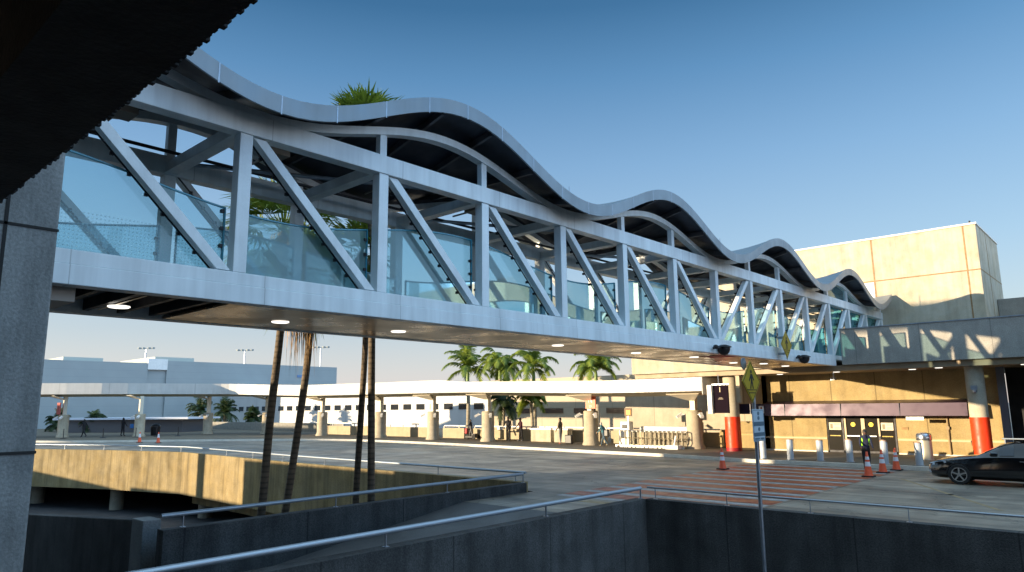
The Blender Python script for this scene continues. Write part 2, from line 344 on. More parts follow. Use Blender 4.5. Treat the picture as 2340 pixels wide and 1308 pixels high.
# ---------------------------------------------------------------- ramp and deck walls with handrails
def wall_with_rail(name, pts, zt, zb, th, m, label, rail_off, rail_h, step, r=.035, cap=True):
    root = thing(name, (pts[0][0], pts[0][1], zb), label, 'wall', 'concrete walls around the ramp and the pit')
    ins = offset_line(pts, th); mb = MB()
    for i in range(len(pts)-1):
        a, b, c, d = pts[i], pts[i+1], ins[i+1], ins[i]
        mb.prism([(a[0], a[1], zb), (b[0], b[1], zb), (c[0], c[1], zb), (d[0], d[1], zb)], (0, 0, zt-zb))
    bm_ = build('wall_body', mb, m, root)
    if rail_h:
        rl = offset_line(pts, rail_off); mb = MB(); mb.tube([(x, y, zt+rail_h) for x, y in rl], r, 10)
        h = build('handrail', mb, railm, root, smooth=True)
        for i in range(len(rl)-1):
            a = Vector(rl[i]); b = Vector(rl[i+1]); n = max(1, int(round((b-a).length/step)))
            for k in range(n+(1 if i == len(rl)-2 else 0)):
                p = a.lerp(b, (k+.12)/n if k < n else 1)
                q = MB(); q.tube([(p.x, p.y, zt-.12), (p.x, p.y, zt+rail_h-.02)], r*.42, 6); q.box(p.x-.05, p.x+.05, p.y-.05, p.y+.05, zt-.001, zt+.012)
                build('rail_post', q, galv, h)
    return root
# near wall: along X=-10.6 then along Y=17.1 (we look at it from the low side)
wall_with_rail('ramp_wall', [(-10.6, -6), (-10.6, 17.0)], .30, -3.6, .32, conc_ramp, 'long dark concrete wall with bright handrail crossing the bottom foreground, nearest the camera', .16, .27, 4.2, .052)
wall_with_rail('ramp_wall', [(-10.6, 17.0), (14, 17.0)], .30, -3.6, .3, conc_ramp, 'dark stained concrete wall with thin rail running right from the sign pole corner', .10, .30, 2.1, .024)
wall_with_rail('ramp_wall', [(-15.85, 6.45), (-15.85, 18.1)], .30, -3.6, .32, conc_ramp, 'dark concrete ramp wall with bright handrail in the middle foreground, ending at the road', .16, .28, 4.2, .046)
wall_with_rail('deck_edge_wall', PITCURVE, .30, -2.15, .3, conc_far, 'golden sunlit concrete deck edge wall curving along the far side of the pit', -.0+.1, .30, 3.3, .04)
root = thing('low_wall', (-17.4, 6.6, -3.6), 'low dark concrete wall without rail at lower left beside the pier', 'wall')
mb = MB(); mb.prism([(-17.1, 6.5, -3.6), (-17.1, 6.9, -3.6), (-17.1, 6.9, .37), (-17.1, 6.5, .37)], (-.65, 0, 0)); build('end_post', mb, conc_pier, root, bevel=.02)
mb = MB(); mb.add([(-17.75, 6.53, -3.6), (-27, 6.53, -3.6), (-27, 6.53, -.38), (-17.75, 6.53, .33), (-17.75, 6.85, -3.6), (-27, 6.85, -3.6), (-27, 6.85, -.38), (-17.75, 6.85, .33)],
                  [(0, 1, 2, 3), (7, 6, 5, 4), (3, 2, 6, 7), (0, 3, 7, 4), (1, 5, 6, 2), (0, 4, 5, 1)])
build('wall_body', mb, conc_ramp, root, bevel=.02)
# lower level: beam below the deck and its columns
root = thing('lower_garage', (-40, 20, -3.6), 'dark open parking level with concrete columns under the golden deck edge', 'garage')
mb = MB()
lo = offset_line(PITCURVE, -.05)
for i in range(len(PITCURVE)-1):
    if PITCURVE[i+1][0] < -46: continue
    a, b = PITCURVE[i], PITCURVE[i+1]; a2, b2 = offset_line(PITCURVE, -1.3)[i], offset_line(PITCURVE, -1.3)[i+1]
    a1, b1 = offset_line(PITCURVE, -.5)[i], offset_line(PITCURVE, -.5)[i+1]
    mb.prism([(a1[0], a1[1], -2.75), (b1[0], b1[1], -2.75), (b2[0], b2[1], -2.75), (a2[0], a2[1], -2.75)], (0, 0, .9))
build('edge_beam', mb, conc_far, root)
mb = MB(); mb.box(-100, -16.5, 40, 40.4, -3.6, -.02); build('rear_wall', mb, conc_dark, root)
for x, y in ((-51.7, 17.9), (-43.5, 20.1), (-60, 15.5), (-41.5, 27.5), (-35, 27), (-29, 26), (-24, 24), (-50, 29)):
    mb = MB(); mb.lathe((x, y, -3.6), [(.42, 0), (.42, 2.9), (.5, 3.05), (.5, 3.2)], 18); build('column', mb, stone, root, smooth=True)

# ---------------------------------------------------------------- parking garage we stand in: pier, overhanging deck, rear walls
root = thing('parking_garage', (-11.1, 1, -3.6), 'black overhanging concrete deck at upper left carried by a grey panelled pier', 'garage')
mb = MB(); mb.box(-11.75, -10.5, -2.5, 2.64, -3.6, 6.7); pier = build('pier', mb, conc_pier, root, bevel=.03)
mb = MB()
for z in (-.6, 2.3, 5.16): mb.box(-10.503, -10.488, -2.5, 2.645, z-.018, z+.018)
for y in (2.06, -.1): mb.box(-10.503, -10.488, y-.02, y+.02, -3.6, 6.5)
build('panel_joint', mb, mat('joint_dark', (.03, .03, .03), .95), pier)  # dark joint lines between the pier panels
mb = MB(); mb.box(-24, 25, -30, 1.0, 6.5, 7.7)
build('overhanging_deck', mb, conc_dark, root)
mb = MB(); mb.box(-10.45, 25, .95, 1.66, 5.0, 7.9)
x = -10.4
while x < 6:
    d = rnd.choice((.008, .018, .03)); mb.box(x, x+.045, 1.655, 1.66+d, 5.002, 7.8); x += .075
build('edge_beam', mb, conc_dark, root)
mb = MB(); mb.box(-24, 25, -30, 1.0, 7.7, 13.9); build('upper_blocker', mb, conc_dark, root)  # unseen mass over the deck, added and sized for its shade
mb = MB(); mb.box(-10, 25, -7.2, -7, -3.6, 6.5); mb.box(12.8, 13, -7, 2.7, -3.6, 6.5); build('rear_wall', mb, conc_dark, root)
for yy in (-1.2, .3):
    mb = MB(); mb.box(-10.45, 25, yy-.2, yy+.2, 5.9, 6.5); build('deck_beam', mb, conc_dark, root)
mb = MB(); mb.box(-35, -11.75, -3.2, -3, -3.6, 5.25); mb.box(-47.9, -35, -3.2, -3, -3.6, 2.8); mb.box(-42.2, -36.6, -3.2, -3, 3.95, 5.2); mb.box(-54, -53.1, -3.2, -3, -3.6, 4.4); mb.box(-60, -47.9, -3.2, -3, -3.6, .55); mb.box(-41.5, -27, -3.2, -3, 11.3, 14.8); mb.box(-160, -60, -3.2, -3, 2.95, 4.8); mb.box(-160, -92, -3.2, -3, 4.8, 6.6); mb.prism([(-160, -3.2, -3.6), (-60, -3.2, -3.6), (-60, -3.2, .2), (-67, -3.2, 1.0), (-160, -3.2, 1.9)], (0, .2, 0))
mb.box(-26, 20, -3.2, -3.0, 13.8, 14.5)
build('shadow_blocker', mb, conc_ramp, root)  # unseen bands added behind the camera, shaped to cast the shadows

# ---------------------------------------------------------------- pedestrian bridge
Y0, PL, XN, XF = 5.91, 3.19, -12.0, -15.75
YK = lambda k: Y0+PL*k
K0, K1 = -2, 13
YB0, YB1 = 1.6, 47.5
bridge = thing('pedestrian_bridge', (-13.9, 20, 4.7), 'white steel truss footbridge with wavy metal roof and teal glass crossing the view', 'footbridge')
per = 9.56
ph = lambda y: 2*PI*(y-6.2)/per
z_rib_n = lambda y: 8.34+.43*(1-math.cos(ph(y)))
z_rib_f = lambda y: 8.34+.43*(1+math.cos(ph(y)))
z_top_n = lambda y: 9.2-.69*math.cos(ph(y))
z_top_f = lambda y: 9.2+.69*math.cos(ph(y))
def zr(x, y):
    t = (x+11.3)/(-16.45+11.3); return z_top_n(y)*(1-t)+z_top_f(y)*t
for X, sgn in ((XN, 1), (XF, -1)):
    xi = X-.30*sgn   # inner face
    a, b = min(X, xi), max(X, xi)
    mb = MB(); mb.box(a, b, YB0, 47.9, 7.90, 8.32); build('top_chord', mb, steel_c, bridge, bevel=.012)
    mb = MB(); mb.box(a, b, YB0, 38.04 if sgn > 0 else 47.5, 4.70, 5.02); mb.box(a+.02, b-.02, YB0, 47.5, 5.022, 5.25); build('bottom_chord', mb, steel_c, bridge, bevel=.012)
    ribz = z_rib_n if sgn > 0 else z_rib_f
    n = 130; ys = [YB0+(46.5-YB0)*i/n for i in range(n+1)]; mb = MB(); vs = []; xa, xb = a+.03, b-.03
    for y in ys:
        z = ribz(y); vs += [(xa, y, z-.09), (xb, y, z-.09), (xb, y, z+.09), (xa, y, z+.09)]
    mb.add(vs, [(i*4+j, i*4+(j+1) % 4, i*4+4+(j+1) % 4, i*4+4+j) for i in range(n) for j in range(4)]+[(0, 3, 2, 1), (n*4, n*4+1, n*4+2, n*4+3)]); build('arch_rib', mb, steel, bridge, smooth=True)
    for k in range(-1, K1+1):
        y = YK(k)
        mb = MB(); mb.box(a+.025, b-.025, y-.125, y+.125, 5.252 if (k >= 11 or True) else 4.7, 7.898); build('vertical_post', mb, steel, bridge, bevel=.01)
        z1 = ribz(y)-.085
        if z1 > 8.45: mb = MB(); mb.box(a+.07, b-.07, y-.09, y+.09, 8.322, z1); build('arch_post', mb, steel, bridge)
        if k < K1:
            if k < 6: p, q = (y+.28, 7.88), (y+PL-.28, 5.27)
            else: p, q = (y+.28, 5.27), (y+PL-.28, 7.88)
            xm = (a+b)/2; mb = MB(); mb.bar((xm, p[0], p[1]), (xm, q[0], q[1]), .20, .22, (1, 0, 0)); 
            mb = MB(); d = Vector((0, q[0]-p[0], q[1]-p[1])).normalized(); nrm = Vector((0, -d.z, d.y))*.115; P_ = Vector((a+.06, *p)); Q_ = Vector((a+.06, *q))
            cut = Vector((0, .13, 0))
            poly = [P_-cut, P_+cut, Q_+cut, Q_-cut]; mb.prism(poly, (b-a-.12, 0, 0)); build('diagonal_brace', mb, steel, bridge, bevel=.008)
            # row of bolts and clamp strip along the glass side
            mb = MB()
            for t in [i/9 for i in range(1, 9)]:
                c = P_.lerp(Q_, t); xx = (a-.02 if sgn > 0 else b+.02); mb.box(xx-.03, xx+.03, c.y-.16, c.y-.10, c.z-.03, c.z+.03)
            mb.prism([P_+Vector((-.02 if sgn > 0 else b-a-.06, -.15, 0)), P_+Vector((-.02 if sgn > 0 else b-a-.06, -.11, 0)), Q_+Vector((-.02 if sgn > 0 else b-a-.06, -.11, 0)), Q_+Vector((-.02 if sgn > 0 else b-a-.06, -.15, 0))], (-.02*sgn, 0, 0))
            build('glass_clamp', mb, dk, bridge)
for k in range(-1, K1+1):
    y = YK(k); mb = MB(); mb.box(XF+.302, XN-.302, y-.14, y+.14, 7.93, 8.16); build('cross_beam', mb, steel, bridge, bevel=.01)
    if k % 2: continue
    mb = MB(); mb.tube([(XF+.3, y+.1, 8.2), (XN-.3, y+PL*2-.1, 8.2)], .05, 8); build('wind_brace', mb, galv, bridge, smooth=True)
# conduits, hangers and equipment under the roof
for xx, zz, rr in ((-14.9, 8.22, .04),):
    mb = MB(); mb.tube([(xx, YB0, zz), (xx, 46, zz)], rr, 6); build('conduit', mb, dk, bridge, smooth=True)
for k in range(-1, 12):
    y = YK(k)+PL*.5; mb = MB(); mb.box(-14.2, -13.7, y-.25, y+.25, 8.36, 8.5); mb.tube([(-13.95, y, 8.45), (-13.95, y, zr(-13.95, y)-.2)], .03, 6); mb.box(-14.95, -13.9, y-.02, y+.02, 8.42, 8.46)
    build('ceiling_lamp', mb, mat('grey_casting', (.25, .22, .18), .5, .3), bridge)
# floor and soffit
mb = MB(); mb.box(XF+.3, XN-.3, YB0, 47.5, 4.98, 5.14); build('floor_slab', mb, mat('bridge_floor', (.2, .2, .2), .8), bridge)
mb = MB(); mb.box(XF+.302, XN-.302, 5.95, 38.0, 4.715, 4.76); build('soffit_panel', mb, soffit, bridge)
for y in [2.0+.62*i for i in range(7)]:
    mb = MB(); mb.box(XF+.302, XN-.302, y-.05, y+.05, 4.76, 4.975); build('floor_joist', mb, dk, bridge)
for y in (3.35, 4.6):
    mb = MB()
    mb.box(-15.1, -12.7, y-.02, y+.02, 4.75, 4.757)
    build('vent_strip', mb, soffit, bridge)
mb = MB(); mb.box(-13.4, -12.45, 2.9, 3.45, 4.5, 4.74); build('junction_box', mb, mat('grey_box', (.45, .42, .38), .5), bridge)
for x_, y_ in ((-14.07, 4.63), (-14.19, 7.98), (-14.01, 11.15), (-13.9, 17.47), (-13.66, 26.0), (-14.38, 31.13), (-13.73, 33.02), (-13.85, 36.0), (-14.0, 22.2)):
    mb = MB(); mb.lathe((x_, y_, 4.69), [(.17, 0), (.19, .012), (.19, .03)], 20); build('soffit_light', mb, lampw, bridge)
mb = MB(); mb.box(-13.4, -12.4, 25.9, 27.1, 4.700, 4.712); build('soffit_plate', mb, red_d, bridge)
# roof
nx, ny = 8, 150; ys = [2.0+(47.2-2.0)*i/ny for i in range(ny+1)]; xs = [-11.3+(-16.45+11.3)*j/nx for j in range(nx+1)]
mb = MB(); vs = [(x, y, zr(x, y)) for y in ys for x in xs]; m_ = nx+1
mb.add(vs, [(i*m_+j, i*m_+j+1, (i+1)*m_+j+1, (i+1)*m_+j) for i in range(ny) for j in range(nx)]); build('roof_sheet', mb, alum, bridge, smooth=True)
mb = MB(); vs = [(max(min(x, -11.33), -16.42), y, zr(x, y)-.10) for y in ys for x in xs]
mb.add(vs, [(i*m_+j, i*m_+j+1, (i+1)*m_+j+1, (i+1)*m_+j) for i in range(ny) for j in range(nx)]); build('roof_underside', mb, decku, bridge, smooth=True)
for X, s in ((-11.3, 1), (-16.45, -1)):
    mb = MB(); vs = []
    for y in ys:
        z = zr(X, y); vs += [(X, y, z+.01), (X, y, z-.33), (X-.05*s, y, z-.33), (X-.05*s, y, z+.01)]
    mb.add(vs, [(i*4+j, i*4+(j+1) % 4, i*4+4+(j+1) % 4, i*4+4+j) for i in range(ny) for j in range(4)]+[(0, 3, 2, 1), (ny*4, ny*4+1, ny*4+2, ny*4+3)]); fa = build('roof_fascia', mb, alum, bridge, smooth=True)
    y = 2.6
    while y < 47:
        mb = MB(); z = zr(X, y); mb.box(X-.004 if s < 0 else X+.0, X+.0 if s < 0 else X+.004, y-.012, y+.012, z-.355, z+.008); build('seam', mb, galv, fa); y += 1.195
for i in range(29):
    y = 2.4+i*1.59; mb = MB(); mb.bar((-11.5, y, zr(-11.5, y)-.19), (-16.25, y, zr(-16.25, y)-.19), .08, .16); build('roof_purlin', mb, decku2, bridge)
for x in (-12.0-.15, -13.9, -15.6):
    mb = MB(); vs = []
    for y in ys:
        z = zr(x, y)-.28; vs += [(x-.06, y, z-.09), (x+.06, y, z-.09), (x+.06, y, z+.07), (x-.06, y, z+.07)]
    if x < -12.3: mb.add(vs, [(i*4+j, i*4+(j+1) % 4, i*4+4+(j+1) % 4, i*4+4+j) for i in range(ny) for j in range(4)]); build('roof_beam', mb, decku2, bridge, smooth=True)
for y in (12.8, 17.1, 23.8, 27.6, 34.6, 42.0):
    mb = MB(); z = zr(-13, y); mb.tube([(-13, y, z), (-13, y, z+.62)], .014, 5); mb.lathe((-13, y, z), [(.05, 0), (.02, .05)], 8); build('lightning_rod', mb, galv, bridge)
# glass
def glass_bay(x, y0, y1, zt, m, n=10):
    mb = MB(); ys_ = [y0+(y1-y0)*i/n for i in range(n+1)]
    vs = []
    for y in ys_: vs += [(x, y, 5.29), (x, y, zt(y))]
    mb.add(vs, [(2*i, 2*i+2, 2*i+3, 2*i+1) for i in range(n)]); g = build('glass_panel', mb, m, bridge)
    mb = MB(); mb.tube([(x, y, zt(y)) for y in ys_], .022, 6); build('top_edge', mb, teal, g, smooth=True)
    mb = MB(); mb.box(x-.02, x+.02, y0, y1, 5.252, 5.31); mb.box(x-.025, x+.025, y0, y0+.03, 5.31, zt(y0)); mb.box(x-.025, x+.025, y1-.03, y1, 5.31, zt(y1)); build('edge_frame', mb, teal, g)
    mb = MB()
    for i in range(1, 4): mb = MB(); mb.box(x-.04, x+.04, y1-.09, y1-.03, 5.4+i*.33, 5.46+i*.33); build('clamp', mb, dk, g)
gz_n = lambda y: 6.70-.28*math.cos(2*PI*(y-6.8)/per)
gz_f = lambda y: 6.6+.25*math.cos(2*PI*(y-7.5)/per)
full = lambda y: 7.88
for k in range(-2, K1):
    y0, y1 = YK(k)+.17, YK(k+1)-.17
    glass_bay(XN-.36, y0, y1, full if k >= 10 else gz_n, glass_dk if k >= 9 else (glass_f if k < 0 else glass))
    glass_bay(XF+.36, y0, y1, gz_f, glass_f if k < 1 else glass)
for k in (10, 11, 12):
    y0, y1 = YK(k)+.1, YK(k+1)-.1
    if k == 12: y1 = 46.4
    mb = MB(); n = 8; vs = []
    for i in range(n+1):
        y = y0+(y1-y0)*i/n; vs += [(XN-.15, y, 8.33), (XN-.15, y, max(z_rib_n(y)-.1, 8.335))]
    mb.add(vs, [(2*i, 2*i+2, 2*i+3, 2*i+1) for i in range(n)]); build('arch_glass', mb, glass, bridge)

# security domes and the diamond sign hung on the bridge side
def dome(y, label):
    r = thing('security_camera', (-11.9, y, 4.8), label, 'camera', 'cameras on the footbridge side')
    mb = MB(); mb.bar((-12.0, y-.35, 4.88), (-11.8, y-.35, 4.88), .08, .08); mb.tube([(-11.82, y-.4, 4.88), (-11.82, y+.15, 4.88)], .035, 8); mb.lathe((-11.82, y-.5, 4.83), [(.05, 0), (.09, .05), (.09, .12), (.04, .15)], 10); build('bracket', mb, black, r)
    mb = MB(); mb.lathe((-11.82, y+.15, 4.62), [(.02, 0), (.12, .03), (.19, .10), (.23, .2), (.23, .28), (.3, .3), (.26, .34), (.1, .40)], 16); build('dome_housing', mb, black, r, smooth=True)
dome(24.7, 'black dome camera on the bridge side above the reddish soffit plate'); dome(32.9, 'smaller looking black dome camera on the bridge side right of the diamond sign')
def diamond(root, x, y, z, h, name='sign_panel'):
    a = h/2; mb = MB(); mb.prism([(x, y-a, z), (x, y, z-a), (x, y+a, z), (x, y, z+a)], (.02, 0, 0)); pn = build(name, mb, yelsign, root)
    mb = MB(); X = x+.021; t = .003
    def q(*p): mb.prism([(X, y+u*h, z+v*h) for u, v in p], (t, 0, 0))
    b_ = .465; c_ = .445
    for sx, sy in ((1, 1), (1, -1), (-1, -1), (-1, 1)): q((sx*b_, 0), (0, sy*b_), (0, sy*c_), (sx*c_, 0))
    q(*[(.0+.045*math.cos(i*PI/5), .235+.045*math.sin(i*PI/5)) for i in range(10)])       # head
    q((-.045, .18), (.055, .18), (.05, .0), (-.03, .0))                                     # torso
    q((-.03, .02), (.02, .02), (-.05, -.17), (-.10, -.17)); q((.0, .02), (.05, .02), (.10, -.17), (.05, -.17))
    q((-.04, .17), (-.03, .10), (-.12, .0), (-.145, .03)); q((.05, .17), (.04, .10), (.12, .02), (.145, .05))
    q((-.26, -.185), (.26, -.185), (.24, -.205), (-.24, -.205)); q((-.20, -.255), (.20, -.255), (.18, -.275), (-.18, -.275))
    build('pedestrian_symbol', mb, ink, pn); return pn
r = thing('pedestrian_sign', (-11.93, 30.48, 4.7), 'yellow diamond pedestrian sign fixed to the white side of the bridge', 'sign', 'yellow diamond signs')
diamond(r, -11.62, 30.48, 5.33, 1.2)
mb = MB(); mb.box(-11.98, -11.62, 30.44, 30.52, 4.9, 5.0); mb.box(-11.98, -11.62, 30.44, 30.52, 5.6, 5.7); mb.box(-11.64, -11.6+-.01, 30.45, 30.51, 4.68, 5.8); build('bracket', mb, galv, r)
r = thing('sign_post', (-6.78, 15.55, -3.6), 'tall grey pole before the dark wall with yellow diamond sign and grey panel', 'sign', 'yellow diamond signs')
mb = MB(); mb.tube([(-6.78, 15.55, -3.6), (-6.6, 15.2, 3.62)], .042, 10); build('pole', mb, galv, r, smooth=True)
diamond(r, -6.545, 14.97, 3.29, .92, 'diamond_panel')
mb = MB(); mb.lathe((0, 0, 0), [(.13, 0), (.13, .015)], 20)
mb.v = [(-6.62+v[2], 14.82+v[0], 3.68+v[1]) for v in mb.v]; build('round_plate', mb, galv, r)
mb = MB(); mb.box(-6.57, -6.555, 14.97, 15.57, 2.0, 2.69); pn = build('lower_panel', mb, signgrey, r, bevel=.004)
mb = MB(); X0, X1 = -6.5545, -6.551
for (u0, u1, v0, v1) in ((.02, .58, .665, .675), (.02, .58, .015, .025), (.02, .03, .015, .675), (.57, .58, .015, .675), (.04, .56, .33, .42), (.04, .56, .11, .19), (.06, .30, .04, .075), (.34, .54, .04, .075)): mb.box(X0, X1, 14.97+u0, 14.97+u1, 2.0+v0, 2.0+v1)
build('dark_band', mb, mat('sign_band', (.08, .13, .17), .6), pn)
for z_ in (2.60, 2.50, 2.26):
    mb = MB(); mb.lathe((0, 0, 0), [(.055, 0), (.055, .003)], 14); mb.v = [(X0+v[2], 15.27+v[0], z_+v[1]*.8) for v in mb.v]; mb.box(X0+.001, X1+.002, 15.24, 15.30, z_-.008, z_+.008); build('symbol', mb, mat('sign_symbol', (.10, .15, .19), .6), pn)

# ---------------------------------------------------------------- terminal building
term = thing('terminal_building', (-12, 44, 0), 'tan concrete airport terminal at right with balcony slab, awning and big blank upper block', 'building')
mb = MB(); mb.box(-25, -6.6, 47.5, 54.9, 4.6, 13.02); mb2 = mb; up = build('upper_block', mb, conc_bld, term, bevel=.03)
mb = MB()
for z in (10.35,): mb.box(-25, -6.597, 47.49, 47.5, z-.035, z+.035); mb.box(-6.6, -6.592, 47.5, 54.9, z-.03, z+.03)
for x in (-12.25, -7.25): mb.box(x-.04, x+.04, 47.488, 47.5, 4.7, 13.0)
for y in (50.5,): mb.box(-6.6, -6.590, y-.03, y+.03, 4.7, 13.0)
build('panel_joint', mb, groove, up)
mb = MB(); mb.box(-25.1, -6.55, 47.43, 54.95, 13.02, 13.12); build('roof_coping', mb, mat('coping', (.75, .72, .66), .5), up)
mb = MB(); mb.box(-15.2, -12.3, 47.465, 47.497, 8.4, 10.28); build('white_panel', mb, white, up)
mb = MB(); mb.tube([(-6.9, 47.7, 13.1), (-6.9, 47.7, 13.3)], .05, 8); build('roof_vent', mb, dk, up)
# low structure right of the block
mb = MB(); mb.box(-6.58, 2.99, 52.0, 58, 5.0, 8.5+.55); lw = build('rear_wing', mb, conc_balc, term, bevel=.02)
mb = MB(); mb.box(-6.4, 2.9, 51.97, 52.0, 7.15, 7.55); build('window_band', mb, winm, lw)
# balcony slab (west and east of the bridge)
for n_, x0, x1 in (('balcony', -24.35, -15.78), ('balcony', -11.72, 3.0)):
    mb = MB(); mb.box(x0, x1, 38.04, 38.4, 4.74 if x0 > -20 else 4.72, 6.55 if x0 > -20 else 6.5); mb.box(x0, x1, 38.401, 47.48, 4.74, 5.05); bl = build(n_, mb, conc_balc if x0 > -20 else conc_bld, term, bevel=.015)
    mb = MB(); mb.box(x0, x1, 38.0, 38.45, 6.552 if x0 > -20 else 6.502, 6.60); build('coping', mb, galv, bl)
mb = MB(); mb.box(-24.3, 2.99, 38.3, 46, 4.45, 4.735); build('balcony_soffit', mb, soff_tan, term)
for x, y in ((-7.6, 38.9), (-8.9, 39.6), (-4.2, 38.9), (-12.4, 39.2), (-15.5, 39.4)):
    mb = MB(); mb.lathe((x, y, 4.425), [(.16, 0), (.17, .02)], 16); build('soffit_light', mb, lampw, term)
mb = MB(); mb.box(3.0, 30, 36.5, 62, .14, 12); mb.box(3.0, 30, 20, 36.5, 4.7, 6.6); build('east_blocker', mb, conc_balc, term)  # unseen block added to keep eastern sky light off the entrance wall
# lower wall with openings for the doors
WY = 41.3
mb = MB(); mb.box(-17.4, -13.85, WY, WY+.3, .14, 4.45); mb.box(-10.3, -5.65, WY, WY+.3, .14, 4.45); mb.box(-13.849, -10.301, WY, WY+.3, 2.25, 4.45)
lwall = build('entrance_wall', mb, conc_low, term)
for xa, xb in ((-17.4, -13.86), (-10.29, -5.65)):
    mb = MB(); mb.box(xa, xb, WY-.03, WY-.001, .85, .93); build('wall_band', mb, mat('band', (.50, .42, .27), .8, var=.1), lwall)
    mb = MB(); mb.box(xa, xb, WY-.05, WY-.001, .145, .22); build('skirting', mb, kerb_m, lwall)
mb = MB(); mb.box(-5.45, 2.99, WY+1.2, WY+1.4, .14, 4.45); build('recess_wall', mb, conc_dark, term)
# doors
dr = []
mb = MB()
for x in (-13.84, -13.0, -12.02, -11.18, -10.38): mb.box(x-.04, x+.04, WY+.05, WY+.13, .15, 2.24)
mb.box(-13.84, -10.32, WY+.05, WY+.13, 2.16, 2.245); mb.box(-13.84, -10.32, WY+.05, WY+.13, .15, .26); build('door_frame', mb, dk, term)
for i, (x0, x1) in enumerate(((-13.8, -13.04), (-12.96, -12.06), (-11.98, -11.22), (-11.14, -10.42))):
    mb = MB(); mb.box(x0, x1, WY+.07, WY+.09, .27, 2.15); d_ = build('glass_door', mb, mat('door_glass', (.02, .018, .014), .12), term)
    mb = MB(); mb.box(x0+.1, x1-.1, WY+.03, WY+.05, 1.02, 1.07); build('push_bar', mb, yelsign if i in (0, 3) else galv, d_)
    if i in (0, 3):
        mb = MB(); mb.box(x0+.08, x1-.05, WY+.035, WY+.055, 1.36, 1.76); nb = build('notice_board', mb, mat('notice', (.62, .56, .42), .6), d_)
        mb = MB()
        for z in (1.7, 1.64, 1.5, 1.44): mb.box(x0+.36, x1-.12, WY+.031, WY+.036, z-.012, z+.008)
        mb.box(x0+.14, x0+.28, WY+.031, WY+.036, 1.42, 1.68); build('notice_print', mb, mat('print', (.25, .22, .15), .7), nb)
    else:
        mb = MB(); mb.lathe((0, 0, 0), [(.12, 0), (.12, .01)], 20); mb.v = [((x0+x1)/2+v[0]+.05, WY+.05-v[2], 1.66+v[1]) for v in mb.v]; build('round_sticker', mb, mat('sticker', (.85, .62, .02), .5), d_)
mb = MB(); mb.box(-13.8, -10.35, WY+2.5, WY+2.6, .15, 2.3); build('lobby_wall', mb, mat('lobby', (.06, .05, .035), .8), term)
for x in (-12.98, -11.98): pass
for x0, x1 in ((-12.93, -12.82), (-12.06, -11.86), (-11.22, -11.12)):
    mb = MB(); mb.box(x0+.02, x1, WY+.01, WY+.045, .75 if x1 < -12.5 else 1.05, 1.98); build('door_panel', mb, mat('pale_panel', (.55, .44, .28), .6), term)
# awning
mb = MB(); poly = [(-17.0, 39.9, 2.15), (-17.0, 39.95, 2.78), (-17.0, 41.29, 2.95), (-17.0, 41.29, 2.2)]; mb.prism(poly, (10.2, 0, 0)); aw = build('awning', mb, purple, term)
for x in (-15.6, -12.6, -9.75): mb = MB(); mb.box(x-.015, x+.015, 39.885, 39.9+.045, 2.15, 2.78); build('awning_seam', mb, navy, aw)
mb = MB(); mb.box(-18.3, -17.05, 39.95, 40.2, 2.24, 2.82); build('awning_end', mb, navy, term)
mb = MB(); mb.box(-17.04, -16.75, 39.84, 39.88, 2.28, 2.70); build('white_placard', mb, white, term)
mb = MB(); mb.box(-16.93, -16.86, 39.82, 39.84, 2.40, 2.66); build('placard_mark', mb, mat('brownred', (.25, .06, .02), .6), term)
mb = MB(); mb.box(-9.5, -8.7, 39.95, 39.98, 1.93, 2.1); build('hanging_placard', mb, white, term)
mb = MB(); mb.box(-10.05, -9.75, WY-.03, WY-.001, 1.42, 1.54); build('wall_plate', mb, groove, term)
mb = MB(); mb.bar((-12.6, 39.3, 4.42), (-12.6, 39.3, 4.15), .06, .06, (0, 1, 0)); mb.box(-12.72, -12.5, 39.1, 39.4, 4.02, 4.16); build('wall_camera', mb, galv, term)
mb = MB(); mb.tube([(-7.95, WY-.06, .2), (-7.95, WY-.06, 2.1)], .05, 8); mb.box(-8.02, -7.88, WY-.12, WY, 1.45, 1.6); build('drain_pipe', mb, mat('pipe', (.28, .20, .10), .6), term)
# columns (upper concrete, red lower wrap)
for x, y, label in ((-18.45, 39.35, 0), (-6.22, 39.1, 1)):
    r0 = .44 if x < -10 else .40
    mb = MB(); mb.lathe((x, y, .14), [(r0*.96, 0), (r0*.96, 4.3)], 28); c_ = build('column', mb, conc_bld, term, smooth=True)
    mb = MB(); mb.lathe((x, y, .15), [(r0, 0), (r0, 1.95)], 28); build('red_wrap', mb, red_p, c_, smooth=True)
    mb = MB(); mb.lathe((x, y, .15), [(r0+.004, 0), (r0+.004, .2)], 28); build('dark_red_base', mb, red_d, c_, smooth=True)
mb = MB(); mb.box(-6.35, -6.1, 38.62, 38.75, 3.35, 3.55); mb.lathe((-6.2, 38.6, 3.2), [(.05, 0), (.1, .05), (.1, .15)], 12); build('wall_camera', mb, galv, term)
mb = MB(); mb.box(-5.62, -5.3, 40.9, 41.1, .15, 4.45); build('steel_jamb', mb, mat('bluegrey', (.16, .18, .22), .5, .3), term)
